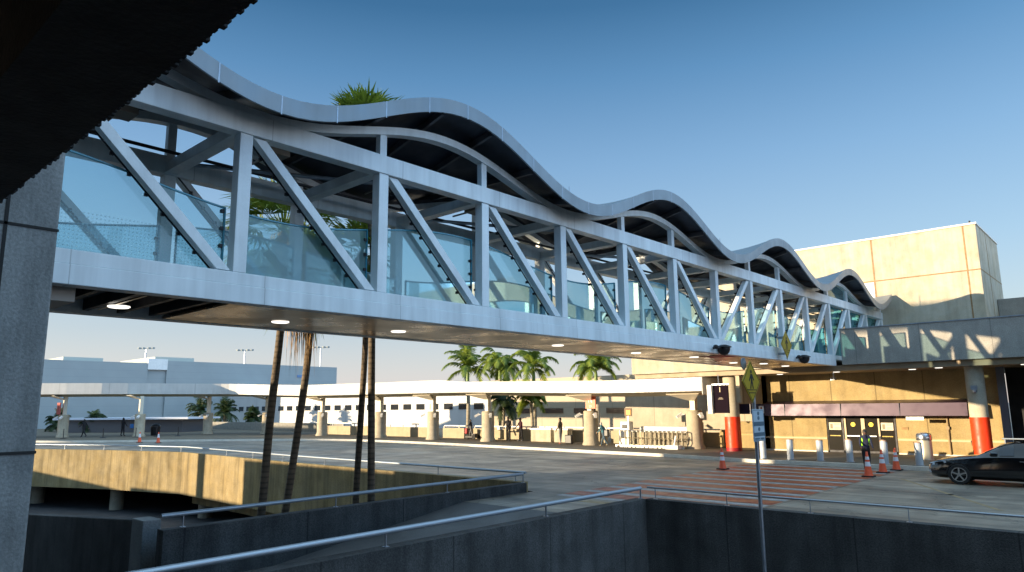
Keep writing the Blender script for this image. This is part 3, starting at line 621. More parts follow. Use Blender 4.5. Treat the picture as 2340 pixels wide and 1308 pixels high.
# west lower walls
mb = MB(); mb.box(-31.2, -17.41, 47.6, 47.9, .14, 4.9); build('west_wall', mb, mat('west_concrete', (.42, .36, .27), .9, var=.1, vs=1.5, streak=.1, speck=.1, joints=[(0, 3.6, .2, .02, .35)]), term)
mb = MB(); mb.box(-17.41, -17.1, 41.3, 47.6, .14, 4.45); build('return_wall', mb, conc_low, term)
mb = MB(); mb.box(-19.9, -18.6, 42.6, 43.0, .14, 1.75); mb.box(-20.9, -20.0, 42.6, 43.0, .14, 1.1); mb.box(-20.8, -18.6, 42.5, 43.1, 1.1, 1.22); build('planter_wall', mb, conc_low, term)
for x in (-24.0, -20.6): mb = MB(); mb.box(x-.35, x+.35, 38.5, 39.1, 3.9, 4.45); build('beam_stub', mb, conc_bld, term)
mb = MB(); mb.box(-17.75, -17.5, 38.5, 38.75, 2.9, 4.45); build('pipe_bracket', mb, conc_bld, term)
# railing at the far right
r = thing('handrail', (-3, 38.6, .14), 'metal handrail behind the black car at the right edge', 'railing')
mb = MB(); mb.tube([(-5.4, 38.8, 1.15), (2, 38.8, 1.15)], .035, 8); mb.tube([(-5.4, 38.8, .85), (2, 38.8, .85)], .02, 8)
for i in range(5): mb.tube([(-5.3+i*1.8, 38.8, .15), (-5.3+i*1.8, 38.8, 1.15)], .025, 6)
build('rail_frame', mb, railm, r, smooth=True)
# hanging banner sign
r = thing('banner_sign', (-18.3, 37.5, 2.3), 'dark hanging banner sign with white side strip beside the red column', 'sign')
mb = MB(); mb.box(-18.62, -17.75, 37.48, 37.6, 2.33, 3.88); bn = build('panel', mb, mat('banner_dark', (.010, .005, .010), .9, spec=.1), r)
mb = MB(); mb.box(-18.92, -18.66, 37.3, 37.62, 2.3, 3.9); build('side_strip', mb, white, r)
text('1', .42, face_y(-18.22, 37.475, 3.62), mat('banner_text', (.62, .50, .30), .6), 'numeral', bn)
mb = MB()
for w_, z in ((.2, 3.17), (.32, 3.11)): mb.box(-18.2-w_/2, -18.2+w_/2, 37.472, 37.481, z-.018, z+.018)
build('lettering', mb, mat('dim_text', (.22, .17, .12), .6), bn)
mb = MB(); mb.box(-18.7, -17.7, 37.5, 37.56, 3.9, 3.96); mb.tube([(-18.3, 37.53, 3.95), (-18.3, 37.53, 4.5)], .025, 6); build('hanger', mb, galv, r)

# ---------------------------------------------------------------- walkway canopy on stone piers
can = thing('walkway_canopy', (-45, 40, .14), 'long white flat canopy on stone piers curving along the kerb', 'canopy')
POSTS = [(-21.4, 40.3), (-29.28, 40.3), (-39.25, 40.3), (-45.75, 40.3), (-53.0, 40.3), (-62.56, 40.3), (-73.6, 40.3), (-79.3, 36.3), (-79.1, 29.0), (-84.6, 23.5)]
AX = smooth([(-19.6, 40.3), (-29.3, 40.3), (-39.3, 40.3), (-53, 40.3), (-62.5, 40.3), (-72, 40.0), (-77.5, 37.6), (-80.2, 32.5), (-82.5, 27), (-92, 17)], 4)
def lerpt(x, T):
    for (a, u), (b, v) in zip(T, T[1:]):
        if x <= b: return u+(v-u)*max(0, (x-a)/(b-a))
    return T[-1][1]
def zc(p): return lerpt(-p[0], [(26, 3.6), (40, 3.95), (62, 4.07), (77, 4.5), (95, 4.6)])
def hc(x): return lerpt(-x, [(39.4, .80), (39.6, 1.0), (50, 1.0), (62, 1.05), (77, 1.12), (95, 1.15)])
fr = offset_line(AX, 2.3); bk = offset_line(AX, -3.0)
mb = MB(); mb3 = MB(); mb4 = MB()
for i in range(len(AX)-1):
    f0, f1, b0, b1 = fr[i], fr[i+1], bk[i], bk[i+1]; z0, z1 = zc(AX[i]), zc(AX[i+1]); H = hc(AX[i][0]); H2 = hc(AX[i+1][0])
    mb.add([(f0[0], f0[1], z0), (f1[0], f1[1], z1), (f1[0], f1[1], z1+H2), (f0[0], f0[1], z0+H)], [(0, 1, 2, 3)])
    mb.add([(b0[0], b0[1], z0), (b1[0], b1[1], z1), (b1[0], b1[1], z1+H2), (b0[0], b0[1], z0+H)], [(0, 1, 2, 3)])
    mb3.add([(f0[0], f0[1], z0+H-.02), (f1[0], f1[1], z1+H2-.02), (b1[0], b1[1], z1+H2-.02), (b0[0], b0[1], z0+H-.02)], [(0, 1, 2, 3)])
    A0, A1 = offset_line(AX, .3)[i], offset_line(AX, .3)[i+1]; B0, B1 = offset_line(AX, -.5)[i], offset_line(AX, -.5)[i+1]
    mb4.add([(f0[0], f0[1], z0+.02), (f1[0], f1[1], z1+.02), (A1[0], A1[1], z1-.22), (A0[0], A0[1], z0-.22), (B0[0], B0[1], z0-.22), (B1[0], B1[1], z1-.22), (b1[0], b1[1], z1+.02), (b0[0], b0[1], z0+.02)], [(0, 1, 2, 3), (3, 2, 5, 4), (4, 5, 6, 7)])
build('fascia', mb, offw, can); build('roof_top', mb3, offw, can); build('soffit', mb4, can_s, can, fix=False)
mb = MB(); f0, b0 = fr[0], bk[0]; z0 = zc(AX[0]); mb.prism([(f0[0]+.02, f0[1], z0-.2), (b0[0]+.02, b0[1], z0-.2), (b0[0]+.02, b0[1], z0+.80), (f0[0]+.02, f0[1], z0+.80)], (.03, 0, 0)); build('end_cap', mb, offw, can)
for i, (x, y) in enumerate(POSTS):
    zt = zc((x, y))
    mb = MB(); n4 = 8; R_ = .50
    mb.lathe((x, y, .14), [(R_+.12, 0), (R_+.12, .08), (R_+.03, .26), (R_, .3), (R_, 2.28), (R_-.06, 2.34)], 20); p_ = build('stone_pier', mb, stone, can, smooth=True)
    mb = MB(); mb.box(x-.17, x+.17, y-.17, y+.17, 2.47, zt-.2); mb.prism([(x-.17, y-.17, zt-.55), (x+.17, y-.17, zt-.55), (x+1.1, y-1.4, zt-.16), (x-1.1, y-1.4, zt-.16)], (0, .06, .05)); build('steel_post', mb, mat('post_paint', (.66, .60, .48), .5), p_)
    for s in (-1, 1):
        mb = MB(); mb.bar((x+s*.45, y-.35, 2.22), (x+s*.72, y-.5, 2.22), .05, .05); mb.bar((x+s*.62, y-.35, 2.28), (x+s*.86, y-.62, 2.06), .2, .16); build('security_light', mb, white, p_)
for px_, s_, lab in ((-29.05, ('N', '3', '23'), 'bright orange red sign with white lettering above a stone pier right of the palms'), ):
    r = thing('pier_sign', (px_, 40, 2.5), lab, 'sign', 'red signs on the canopy piers')
    mb = MB(); mb.box(px_-.42, px_+.42, 39.97, 40.05, 2.62, 3.45); q_ = build('panel', mb, sigred, r)
    text('N', .5, face_y(px_, 39.965, 3.17), inkw, 'lettering', q_); text('23', .22, face_y(px_, 39.965, 2.77), inkw, 'lettering', q_)
r = thing('pier_sign', (-84.6, 23, 2.5), 'dark red sign above the shaded stone pier at the far left', 'sign', 'red signs on the canopy piers')
mb = MB(); mb.box(-85.1, -84.1, 22.9, 23.0, 2.5, 3.7); build('panel', mb, mat('sign_dark_red', (.35, .06, .06), .6), r)  # panel in a darker red than the other pier sign
# parapet behind the canopy
par = thing('parapet_wall', (-55, 43, .14), 'long low tan parapet wall with white rail behind the stone piers', 'wall')
mb = MB()
for x0, x1 in ((-47.5, -35.6), (-56.8, -49.2), (-67.3, -58.4), (-29.5, -21.0), (-35.2, -30)): mb.box(x0, x1, 43.0, 43.3, .14, 1.02)
build('wall_body', mb, mat('parapet_concrete', (.40, .34, .23), .9, var=.1, vs=2, speck=.1, joints=[(0, 4., .2, .02, .3)]), par)
mb = MB(); mb.box(-67.3, -49.2, 43.1, 43.2, 1.25, 1.36); mb.box(-47.5, -21, 43.1, 43.2, 1.16, 1.25)
for i in range(24): mb.box(-67+i*1.95, -66.93+i*1.95, 43.1, 43.2, 1.02, 1.25)
build('top_rail', mb, white, par)
mb = MB(); mb.box(-110, -67.4, 46, 46.3, .14, 1.15); build('grey_stretch', mb, mat('parapet_grey', (.26, .25, .22), .9, var=.15), par)  # this stretch is a darker grey than the rest of the parapet

# ---------------------------------------------------------------- hangar and annex behind
hg = thing('hangar', (-140, 60, 0), 'large pale grey blue hangar with flat roof beyond the canopy at left', 'building')
mb = MB(); mb.box(-200, -130, 25, 48.3, 0, 11.0); mb.box(-200, -130.0, 51.5, 86.9, 0, 11.1+.45); mb.box(-200, -130.4, 48.3, 51.5, 0, 11.3); build('wall', mb, hang, hg)
mb = MB(); mb.box(-130.35, -129.9, 48.25, 51.55, 9.9, 11.8); build('painted_lit_corner', mb, white, hg)  # white paint stands in for sunlight on this corner
for y0, y1, h in ((36, 42, 11.75), (50.5, 57.5, 12.4)):
    mb = MB(); mb.box(-150, -133, y0, y1, 11.0, h); build('roof_unit', mb, mat('roof_unit', (.42, .46, .42), .7), hg)
for y in (60.5, 68.5):
    mb = MB(); mb.box(-129.99, -129.9, y, y+2.6, 6.4, 7.1); build('wall_vent', mb, mat('greenish', (.40, .44, .36), .7), hg)
mb = MB(); mb.box(-129.98, -129.9, 77.4, 79.6, 9.2, 9.7); build('blue_sign', mb, mat('blue_sign', (.12, .22, .40), .5), hg)
an = thing('service_annex', (-90, 62, 0), 'long white low building with a row of small dark windows behind the stone piers', 'building')
mb = MB(); mb.box(-129.9, -56, 62, 70, 0, 5.6); build('wall', mb, hang_w, an)
x = -126.0
while x < -58.5:
    mb = MB(); mb.box(x, x+1.6, 61.93, 62.0, 2.55, 3.3); build('window', mb, winm, an); x += 2.75
an2 = thing('service_annex', (-45, 60, 0), 'beige panelled low building with dark horizontal windows behind the palms', 'building')
mb = MB(); mb.box(-55.99, -31.3, 58, 66, 0, 5.75); build('wall', mb, hang_b, an2)
for x0, x1 in ((-52.5, -50.2), (-48.3, -45.6), (-44.2, -41.4), (-40.2, -37.3), (-36.0, -34.4)):
    mb = MB(); mb.box(x0, x1, 57.93, 58.0, 2.1, 2.6); build('window', mb, winm, an2)
r = thing('notice_sign', (-28.3, 43.5, 2.1), 'small orange sign in a dark frame at the right end of the beige annex', 'sign')
mb = MB(); mb.box(-28.62, -28.0, 43.5, 43.56, 2.05, 2.62); build('frame', mb, mat('brown_frame', (.12, .07, .03), .6), r)
mb = MB(); mb.box(-28.45, -28.08, 43.47, 43.5, 2.15, 2.48); build('face', mb, mat('orange_face', (.80, .33, .02), .5), r)
mb = MB(); mb.box(-28.34, -28.28, 43.5, 43.56, .14, 2.05); build('post', mb, galv, r)
# mast lights beyond the hangar
def mast(x, y, h, label):
    r = thing('area_light', (x, y, 0), label, 'light mast', 'light masts on the skyline')
    mb = MB(); mb.tube([(x, y, 0), (x, y, h)], [.28, .14], 8); build('mast', mb, galv, r, smooth=True)
    mb = MB(); mb.bar((x-1.4, y-1.2, h), (x+1.4, y+1.2, h), .12, .12)
    for t in (-1, -.4, .4, 1): mb.box(x+t*1.3-.32, x+t*1.3+.32, y+t*1.1-.3, y+t*1.1+.3, h-.05, h+.3)
    build('lamp_head', mb, mat('lamp_body', (.22, .25, .25), .5), r)
mast(-179.9, 66.1, 17.6, 'light mast rising behind the hangar nearest the bright corner'); mast(-162.3, 82.3, 16.9, 'light mast on the skyline left of the leaning palm trunks'); mast(-148.6, 94.6, 17.4, 'light mast on the skyline right of the hanging dead frond')

# ---------------------------------------------------------------- palms
def feather_crown(mb, c, n, L, up, seed, wl=.62, leaf=34, rise=.7):
    R = random.Random(seed); c = Vector(c)
    for i in range(n):
        a = 2*PI*(i/n)+R.uniform(-.25, .25); el = R.uniform(-.25, 1.25) if i % 3 else R.uniform(.8, 1.45)
        el *= rise+.3; d = Vector((math.cos(a)*math.cos(el), math.sin(a)*math.cos(el), math.sin(el))); l = L*R.uniform(.85, 1.1)
        p = c.copy(); pts = [p.copy()]; seg = 9
        for s in range(seg):
            p = p+d*(l/seg); d = (d+Vector((0, 0, -up*(.10+.05*s)))).normalized(); pts.append(p.copy())
        mb.cur = 0
        side = Vector((-math.sin(a), math.cos(a), 0))
        for s in range(seg):
            w_ = .03*(1-s/seg)+.008; mb.add([pts[s]-side*w_, pts[s]+side*w_, pts[s+1]+side*w_*.8, pts[s+1]-side*w_*.8], [(0, 1, 2, 3)])
        for k in range(leaf):
            t = .12+.86*k/leaf; s = min(int(t*seg), seg-1); q = pts[s].lerp(pts[s+1], t*seg-s); tan = (pts[s+1]-pts[s]).normalized()
            ll = wl*math.sin(PI*min(.98, .15+.85*t))**.6*R.uniform(.85, 1.15)
            for sg in (-1, 1):
                e = (side*sg*.9+tan*.55+Vector((0, 0, -.45+R.uniform(-.25, .2)))).normalized()*ll
                wv = tan*.035; mid = q+e*.55+Vector((0, 0, .03)); tip = q+e+Vector((0, 0, -.12*ll))
                mb.add([q-wv, q+wv, mid+wv*.9, tip, mid-wv*.9], [(0, 1, 2, 3, 4)])
def fan_crown(mb, c, n, pl, fl, seed, lo=-.9, hi=1.5, blades=16):
    R = random.Random(seed); c = Vector(c)
    for i in range(n):
        a = R.uniform(0, 2*PI); el = lo+(hi-lo)*((i+.5)/n)**.85; d = Vector((math.cos(a)*math.cos(el), math.sin(a)*math.cos(el), math.sin(el)))
        side = Vector((-math.sin(a), math.cos(a), 0)); up = side.cross(d).normalized(); h = c+d*pl*R.uniform(.8, 1.15)+Vector((0, 0, -.12 if el < 0 else 0))
        mb.add([c-side*.02, c+side*.02, h+side*.015, h-side*.015], [(0, 1, 2, 3)])
        for k in range(blades):
            b = (k/(blades-1)-.5)*2.6+R.uniform(-.05, .05); e = d*math.cos(b)+side*math.sin(b); ln = fl*(1-.22*abs(b)/1.3)*R.uniform(.85, 1.1)
            m = h+e*ln*.55+up*.03; t = h+e*ln+Vector((0, 0, -ln*.28*R.uniform(.4, 1.4))); wv = e.cross(up).normalized()*.035
            mb.add([h, m-wv, t, m+wv], [(0, 1, 2, 3)])
def skirt(mb, c, n, L, seed, spread=.45):
    R = random.Random(seed); c = Vector(c)
    for i in range(n):
        a = R.uniform(0, 2*PI); r = R.uniform(.1, spread); p = c+Vector((math.cos(a)*.1, math.sin(a)*.1, R.uniform(-.3, .1)))
        q = c+Vector((math.cos(a)*r, math.sin(a)*r, -L*R.uniform(.3, 1.0))); m = (p+q)/2+Vector((math.cos(a)*r*.6, math.sin(a)*r*.6, .1*L)); sd = Vector((-math.sin(a), math.cos(a), 0))
        for k in range(7):
            o = sd*(k-3)*.05*R.uniform(.5, 1.5); wv = sd*.018
            mb.add([p, m+o-wv, q+o*2-Vector((0, 0, R.uniform(0, .25*L))), m+o+wv], [(0, 1, 2, 3)])
def palm(label, pts, r, kind, seed, name='palm_tree', group=None, tm=None, lm=None, **kw):
    b = pts[0]; root = thing(name, (b[0], b[1], -3.6 if b[2] < 0 else b[2]), label, 'palm tree', group)
    P_ = [(b[0], b[1], root.location.z)]+list(pts) if b[2] < -.1 else list(pts)
    q = smooth(P_, 4); mb = MB(); n = len(q); mb.tube(q, [r*(1.15-.3*i/n) for i in range(n)], 10); build('trunk', mb, tm or trunk_m, root, smooth=True)
    c = q[-1]; mb = MB()
    if kind == 'fan': fan_crown(mb, c, kw.get('n', 46), kw.get('pl', .8), kw.get('fl', 1.05), seed, kw.get('lo', -.9), 1.5)
    else: feather_crown(mb, c, kw.get('n', 17), kw.get('L', 2.6), kw.get('up', 1.), seed, kw.get('wl', .6), kw.get('leaf', 34), kw.get('rise', .7))
    build('crown', mb, lm or leaf_g, root, fix=False)
    if kw.get('sk'): mb = MB(); skirt(mb, c, kw['sk'], kw.get('skl', 1.8), seed+5, kw.get('sp', .5)); build('dead_frond_skirt', mb, dead, root, fix=False)
    return root
G = 'tall palms in the pit behind the bridge'
palm('leftmost tall leaning palm trunk rising from the pit behind the bridge', [(-20.43, 11.12, -1.0), (-20.23, 11.07, .03), (-19.73, 10.92, 2.62), (-19.22, 10.82, 5.01), (-18.95, 10.7, 6.6), (-18.8, 10.55, 8.0)], .115, 'fan', 3, group=G, n=80, fl=1.3, pl=1.0, lo=-1.2, sk=12, skl=1.4)
palm('curved palm trunk with dead fronds hanging below the bridge soffit', [(-20.92, 12.1, -1.19), (-20.63, 12.11, -.11), (-19.83, 12.05, 3.27), (-19.46, 11.97, 5.03), (-19.25, 11.78, 6.3), (-19.2, 11.6, 7.0)], .11, 'fan', 5, group=G, n=70, fl=1.1, pl=.8, lo=-1.2, sk=26, skl=2.8, sp=.5)
palm('left trunk of the close pair of palms right of the leaning ones', [(-19.1, 13.62, -.67), (-18.94, 13.52, .41), (-18.52, 13.33, 2.85), (-18.17, 13.16, 4.95), (-18.1, 13.0, 6.5), (-18.1, 12.9, 7.7)], .095, 'fan', 8, group=G, n=44, fl=.85, pl=.6, lo=-1.3, sk=36, skl=2.0)
palm('tallest palm, its crown showing above the wavy bridge roof', [(-18.29, 13.62, -.6), (-18.11, 13.45, .99), (-17.61, 12.99, 4.9), (-17.3, 12.75, 7.4), (-17.2, 12.3, 10.0), (-17.3, 12.3, 11.2)], .105, 'fan', 13, group=G, n=70, fl=1.1, pl=.75, lo=-.5, sk=16, skl=1.3)
def royal(x, y, z, label, seed, L=2.7):
    r = palm(label, [(x, y, .1), (x+.1, y, z*.5), (x, y, z-1.3)], .17, 'feather', seed, 'royal_palm', 'green palms behind the canopy', brownstem, leaf_g, n=(22, 19, 24, 17)[seed % 4], L=L*(1.0, 1.12, .95, 1.05)[seed % 4], up=(1.2, 1.0, 1.45, 1.1)[seed % 4], wl=.7, leaf=44, rise=(.7, .85, .6, .75)[seed % 4])
    mb = MB(); mb.tube([(x, y, z-1.35), (x, y, z-.7), (x, y, z-.1)], [.16, .14, .06], 10); build('crownshaft', mb, royal_shaft, r, smooth=True)
    for ch in r.children:
        if ch.name.startswith('crown') and 'shaft' not in ch.name: ch.location.z += 1.2
royal(-46.9, 45.5, 6.4, 'leftmost green palm showing above the canopy', 21); royal(-42.9, 45.6, 6.6, 'wide green palm above the canopy, second from left', 22, 2.9); royal(-38.8, 45.4, 6.2, 'green palm above the canopy with fronds drooping behind the standing people', 23); royal(-32.8, 46, 5.9, 'separate rightmost green palm above the canopy', 24)
palm('short palm whose dark fronds hang behind the people under the canopy', [(-41.5, 44.4, .1), (-41.4, 44.4, 1.6), (-41.3, 44.4, 3.0)], .15, 'feather', 31, 'palm_tree', None, brownstem, leaf_d, n=17, L=1.9, up=1.5)
palm('short palm with green fronds drooping left of the orange sign pier', [(-38.0, 44.2, .1), (-38.0, 44.2, 1.6), (-38.1, 44.2, 3.1)], .14, 'feather', 33, 'palm_tree', None, brownstem, leaf_g, n=15, L=2.0, up=1.6)
for x, y, h, L, s, lab in ((-106.5, 47.5, 1.6, 2.9, 41, 'dense dark low palm left of the second shaded pier'), (-98.5, 47.5, 1.4, 2.7, 42, 'dark low palm right beside the dense dark one'), (-90.5, 47.5, .9, 1.7, 43, 'smallest dark low palm just right of the third pier'), (-110, 30, .2, 2.3, 44, 'dark palm fronds at the far left beside the grey pier'), (-101, 31.5, .2, 2.3, 45, 'dark arching palm fronds behind the red sign pier')):
    palm(lab, [(x, y, .1), (x, y, .5+h*.5), (x, y, .8+h)], .22, 'feather', s, 'low_palm', 'dark low palms at the left', brownstem, leaf_d, n=26, L=L, up=1.1, wl=.8, leaf=30, rise=.9)

# ---------------------------------------------------------------- bollards, cones, bin
def bollard(x, y, slant, label):
    r = thing('bollard', (x, y, .145), label, 'bollard', 'grey bollards in front of the entrance')
    mb = MB(); n = 20; R_ = .15; vs = []
    for j, z in enumerate((0, .9)):
        for k in range(n):
            a = 2*PI*k/n; zz = z if j == 0 else z+slant*(-math.sin(a))*.09+.05; vs.append((x+R_*math.cos(a), y+R_*math.sin(a), .145+zz))
    mb.add(vs, [(k, (k+1) % n, n+(k+1) % n, n+k) for k in range(n)]+[tuple(range(n))[::-1], tuple(range(n, 2*n))])
    build('post', mb, mat('bollard_grey', (.42, .46, .50), .5, .1, var=.1), r, smooth=True)
    mb = MB()
    mb.add([(v[0]*1.0+(v[0]-x)*.06, v[1]+(v[1]-y)*.06, v[2]-.03) for v in vs[n:]]+[(v[0]+(v[0]-x)*.06, v[1]+(v[1]-y)*.06, v[2]+.015) for v in vs[n:]], [(k, (k+1) % n, n+(k+1) % n, n+k) for k in range(n)]+[tuple(range(n, 2*n))]); build('cap', mb, mat('bollard_cap', (.35, .20, .14), .6), r, smooth=True)
    mb = MB(); mb.lathe((x, y, .145), [(.2, 0), (.2, .02), (.16, .03)], 20); build('base_ring', mb, galv, r)
for x, y, s, l in ((-14.8, 34.75, .3, 'grey bollard half hidden behind the sign pole'), (-13.45, 34.75, .3, 'grey bollard in front of the shaded wall strip left of the doors'), (-12.05, 34.75, .3, 'grey bollard just left of the entrance doors'), (-10.75, 34.8, 1, 'slant topped bollard left of the person in the safety vest'), (-9.2, 34.5, 1.0, 'slant topped bollard behind the middle cone of three'), (-7.85, 34.5, .3, 'grey bollard standing before the steel litter bin')): bollard(x, y, s, l)
def cone(x, y, label, h=.92, two=True):
    r = thing('traffic_cone', (x, y, 0), label, 'traffic cone', 'orange traffic cones')
    z0 = .15 if (y > 34 or x < -64.5 and False) else .0
    mb = MB(); mb.box(x-.21, x+.21, y-.21, y+.21, z0+.002, z0+.05); build('rubber_base', mb, rubber, r, bevel=.012)
    R_ = lambda z: .155-(.155-.035)*z/h
    mb = MB(); mb.lathe((x, y, z0), [(.165, .05), (.155, .07), (R_(h*.5), h*.5), (.035, h-.01), (.025, h)], 20); build('cone_body', mb, orange, r, smooth=True)
    for a, b in (((.42, .60), (.68, .80)) if two else ((.5, .82),)):
        mb = MB(); mb.lathe((x, y, z0), [(R_(a*h)+.004, a*h), (R_(b*h)+.004, b*h)], 20); build('reflective_collar', mb, reflw, r, smooth=True)
cone(-14.47, 29.6, 'orange cone standing alone at the left end of the red crosswalk'); cone(-8.58, 29.8, 'orange cone nearest the camera in front of the person in the vest', .95); cone(-8.6, 31.8, 'middle orange cone of the three by the kerb'); cone(-8.47, 33.3, 'orange cone farthest right of the three, by the wall')
cone(-67.4, 24.8, 'left one of two distant cones by the deck edge rail', .95, False); cone(-64.85, 25.4, 'right one of two distant cones by the deck edge rail', .95, False)
r = thing('litter_bin', (-8.4, 38.2, .145), 'round stainless steel litter bin behind a bollard by the entrance wall', 'bin')
mb = MB(); mb.lathe((-8.4, 38.2, .145), [(.33, 0), (.33, .04), (.31, .05), (.31, .9)], 24); build('body', mb, mat('bin_shell', (.45, .42, .33), .4, .4), r, smooth=True)
mb = MB(); mb.lathe((-8.4, 38.2, .145), [(.33, .9), (.34, .93), (.34, 1.12), (.30, 1.2), (.1, 1.25)], 24); build('lid', mb, chrome, r, smooth=True)

# ---------------------------------------------------------------- people
def person(label, loc, yaw, skinm, shirt, pants, shoes, hairm, stride=0., arms=(0, 0), lean=0., H=1.74, vest=None, bag=None, group='people'):
    k = H/1.74; hip = .92*k
    root = thing('person', loc, label, 'person', group)
    J = {}; E = []; Rr = {}; T = []
    def j(n, x, y, z, r): J[n] = Vector((x*k, y*k+lean*max(z-.92, 0)*k, z*k)); Rr[n] = r*k
    j('pelvis', 0, 0, .95, .135); j('waist', 0, .0, 1.08, .12); j('chest', 0, .01, 1.28, .145); j('neck', 0, .01, 1.46, .06); j('skull', 0, .03, 1.56, .082); j('crown', 0, .02, 1.665, .078); j('nose', 0, .125, 1.585, .014)
    for s, S_ in ((-1, 'l'), (1, 'r')):
        j('sh'+S_, s*.18, 0, 1.40, .062); aa = arms[0] if s < 0 else arms[1]
        ex, ez = math.sin(aa)*.29, math.cos(aa)*.29; j('el'+S_, s*.225, ex, 1.40-ez, .044)
        fx, fz = math.sin(aa*1.5+.25)*.25, math.cos(aa*1.5+.25)*.25; j('wr'+S_, s*.235, ex+fx, 1.40-ez-fz, .03)
        d = Vector((0, math.sin(aa*1.5+.3), -math.cos(aa*1.5+.3))); W_ = Vector((s*.235, ex+fx, 1.40-ez-fz)); pm = W_+d*.07; j('pm'+S_, *pm, .028)
        for f in range(4):
            o = (f-1.5)*.021; L_ = (.075, .088, .082, .062)[f]; a_ = pm+Vector((0, o, 0)); kn = a_+d*L_*.55; tp = kn+d*L_*.5+Vector((-s*.022, 0, 0)); j(f'f{f}a{S_}', *(kn), .0095); j(f'f{f}b{S_}', *tp, .008)
        th = W_+d*.03+Vector((-s*.012, .042, 0)); j('t1'+S_, *th, .011); j('t2'+S_, *(th+d*.045+Vector((-s*.01, .012, 0))), .009)
        st = stride*s; j('hp'+S_, s*.095, 0, .88, .095); j('kn'+S_, s*.10, math.sin(st)*.42+.02, .88-math.cos(st)*.42, .066); kb = st-.25*abs(stride) if st > 0 else st*1.5-.05
        ky, kz = math.sin(st)*.42+.02, .88-math.cos(st)*.42; j('an'+S_, s*.10, ky+math.sin(kb)*.40, max(kz-math.cos(kb)*.40, .07), .045); j('to'+S_, s*.11, ky+math.sin(kb)*.40+.16, max(kz-math.cos(kb)*.40-.05, .03), .036)
    def e(a, b, t): E.append((a, b)); T.append(t)
    e('pelvis', 'waist', 1); e('waist', 'chest', 1); e('chest', 'neck', 1); e('neck', 'skull', 0); e('skull', 'crown', 0); e('skull', 'nose', 0)
    for S_ in 'lr':
        e('chest', 'sh'+S_, 1); e('sh'+S_, 'el'+S_, 1); e('el'+S_, 'wr'+S_, 1); e('wr'+S_, 'pm'+S_, 0)
        for f in range(4): e('pm'+S_, f'f{f}a{S_}', 0); e(f'f{f}a{S_}', f'f{f}b{S_}', 0)
        e('wr'+S_, 't1'+S_, 0); e('t1'+S_, 't2'+S_, 0)
        e('pelvis', 'hp'+S_, 2); e('hp'+S_, 'kn'+S_, 2); e('kn'+S_, 'an'+S_, 2); e('an'+S_, 'to'+S_, 3)
    zmin = min(J['tol'].z-.036, J['tor'].z-.036)
    def grow(names, edges, tags, grow_r, mats, nm, parent, cut=None):
        idx = {n: i for i, n in enumerate(names)}; me = bpy.data.meshes.new('sk'); me.from_pydata([J[n] for n in names], [(idx[a], idx[b]) for a, b in edges], [])
        o = bpy.data.objects.new('sk', me); C.objects.link(o); sk = o.modifiers.new('s', 'SKIN'); sk.use_smooth_shade = True
        for i, n in enumerate(names): v = me.skin_vertices[0].data[i]; v.radius = (Rr[n]*(1 if n not in ('chest', 'pelvis', 'waist') else 1.15)+grow_r, Rr[n]+grow_r)
        me.skin_vertices[0].data[idx[names[0]]].use_root = True
        sb = o.modifiers.new('u', 'SUBSURF'); sb.levels = 1; bpy.context.view_layer.update()
        m2 = bpy.data.meshes.new_from_object(o.evaluated_get(bpy.context.evaluated_depsgraph_get())); bpy.data.objects.remove(o); m2.materials.clear()
        for x in mats: m2.materials.append(x)
        for p in m2.polygons:
            best, bt = 1e9, 0
            for (a, b), t in zip(edges, tags):
                A, B = J[a], J[b]; u = max(0, min(1, (p.center-A).dot(B-A)/max((B-A).length_squared, 1e-9))); d = (p.center-A.lerp(B, u)).length-Rr[a]*.6
                if d < best: best, bt = d, t
            p.material_index = min(bt, len(mats)-1)
        if cut:
            bm = bmesh.new(); bm.from_mesh(m2); bmesh.ops.delete(bm, geom=[f for f in bm.faces if cut(f.calc_center_median())], context='FACES'); bm.to_mesh(m2); bm.free()
        ob = bpy.data.objects.new(nm, m2); C.objects.link(ob); ob.parent = parent; return ob
    names = list(J); body = grow(names, E, T, 0, [skinm, shirt, pants, shoes], 'body', root)
    mb = MB(); c = J['crown']; n1, n2 = 12, 7; vs = []
    for a in range(n2):
        t = a/(n2-1)*PI*.56
        for b in range(n1):
            u = 2*PI*b/n1; vs.append((c.x+math.sin(t)*math.cos(u)*.088*k, c.y-.018+math.sin(t)*math.sin(u)*.098*k, c.z-.045*k+math.cos(t)*.115*k-(.06 if math.sin(u) < -.2 and a > 4 else 0)*k))
    mb.add(vs, [(a*n1+b, a*n1+(b+1) % n1, (a+1)*n1+(b+1) % n1, (a+1)*n1+b) for a in range(n2-1) for b in range(n1)])
    me = bpy.data.meshes.new('hair'); me.from_pydata(mb.v, [], mb.f); me.materials.append(hairm); me.polygons.foreach_set('use_smooth', [True]*len(me.polygons)); h = bpy.data.objects.new('hair', me); C.objects.link(h); h.parent = root
    for s in (-1, 1):
        mb = MB(); mb.lathe((s*.032*k, J['skull'].y+.078*k, J['skull'].z+.03*k), [(.003, -.008), (.009, 0), (.003, .008)], 6); me = bpy.data.meshes.new('eye'); me.from_pydata(mb.v, [], mb.f); me.materials.append(ink); q = bpy.data.objects.new('eye', me); C.objects.link(q); q.parent = root
    if vest:
        nn = ['pelvis', 'waist', 'chest', 'shl', 'shr']; grow(nn, [('pelvis', 'waist'), ('waist', 'chest'), ('chest', 'shl'), ('chest', 'shr')], [0]*4, .022, [vest], 'safety_vest', root, cut=lambda c_: abs(c_.x+.0) < .085 and c_.z < 1.36*k)
    root.rotation_euler[2] = yaw; root.location.z -= zmin
    return root
blk = cloth('black', (.012, .012, .015)); nvy = cloth('navy', (.015, .02, .05)); hair_b = mat('hair_dark', (.012, .01, .008), .6); hair_w = mat('hair_grey', (.45, .42, .38), .7)
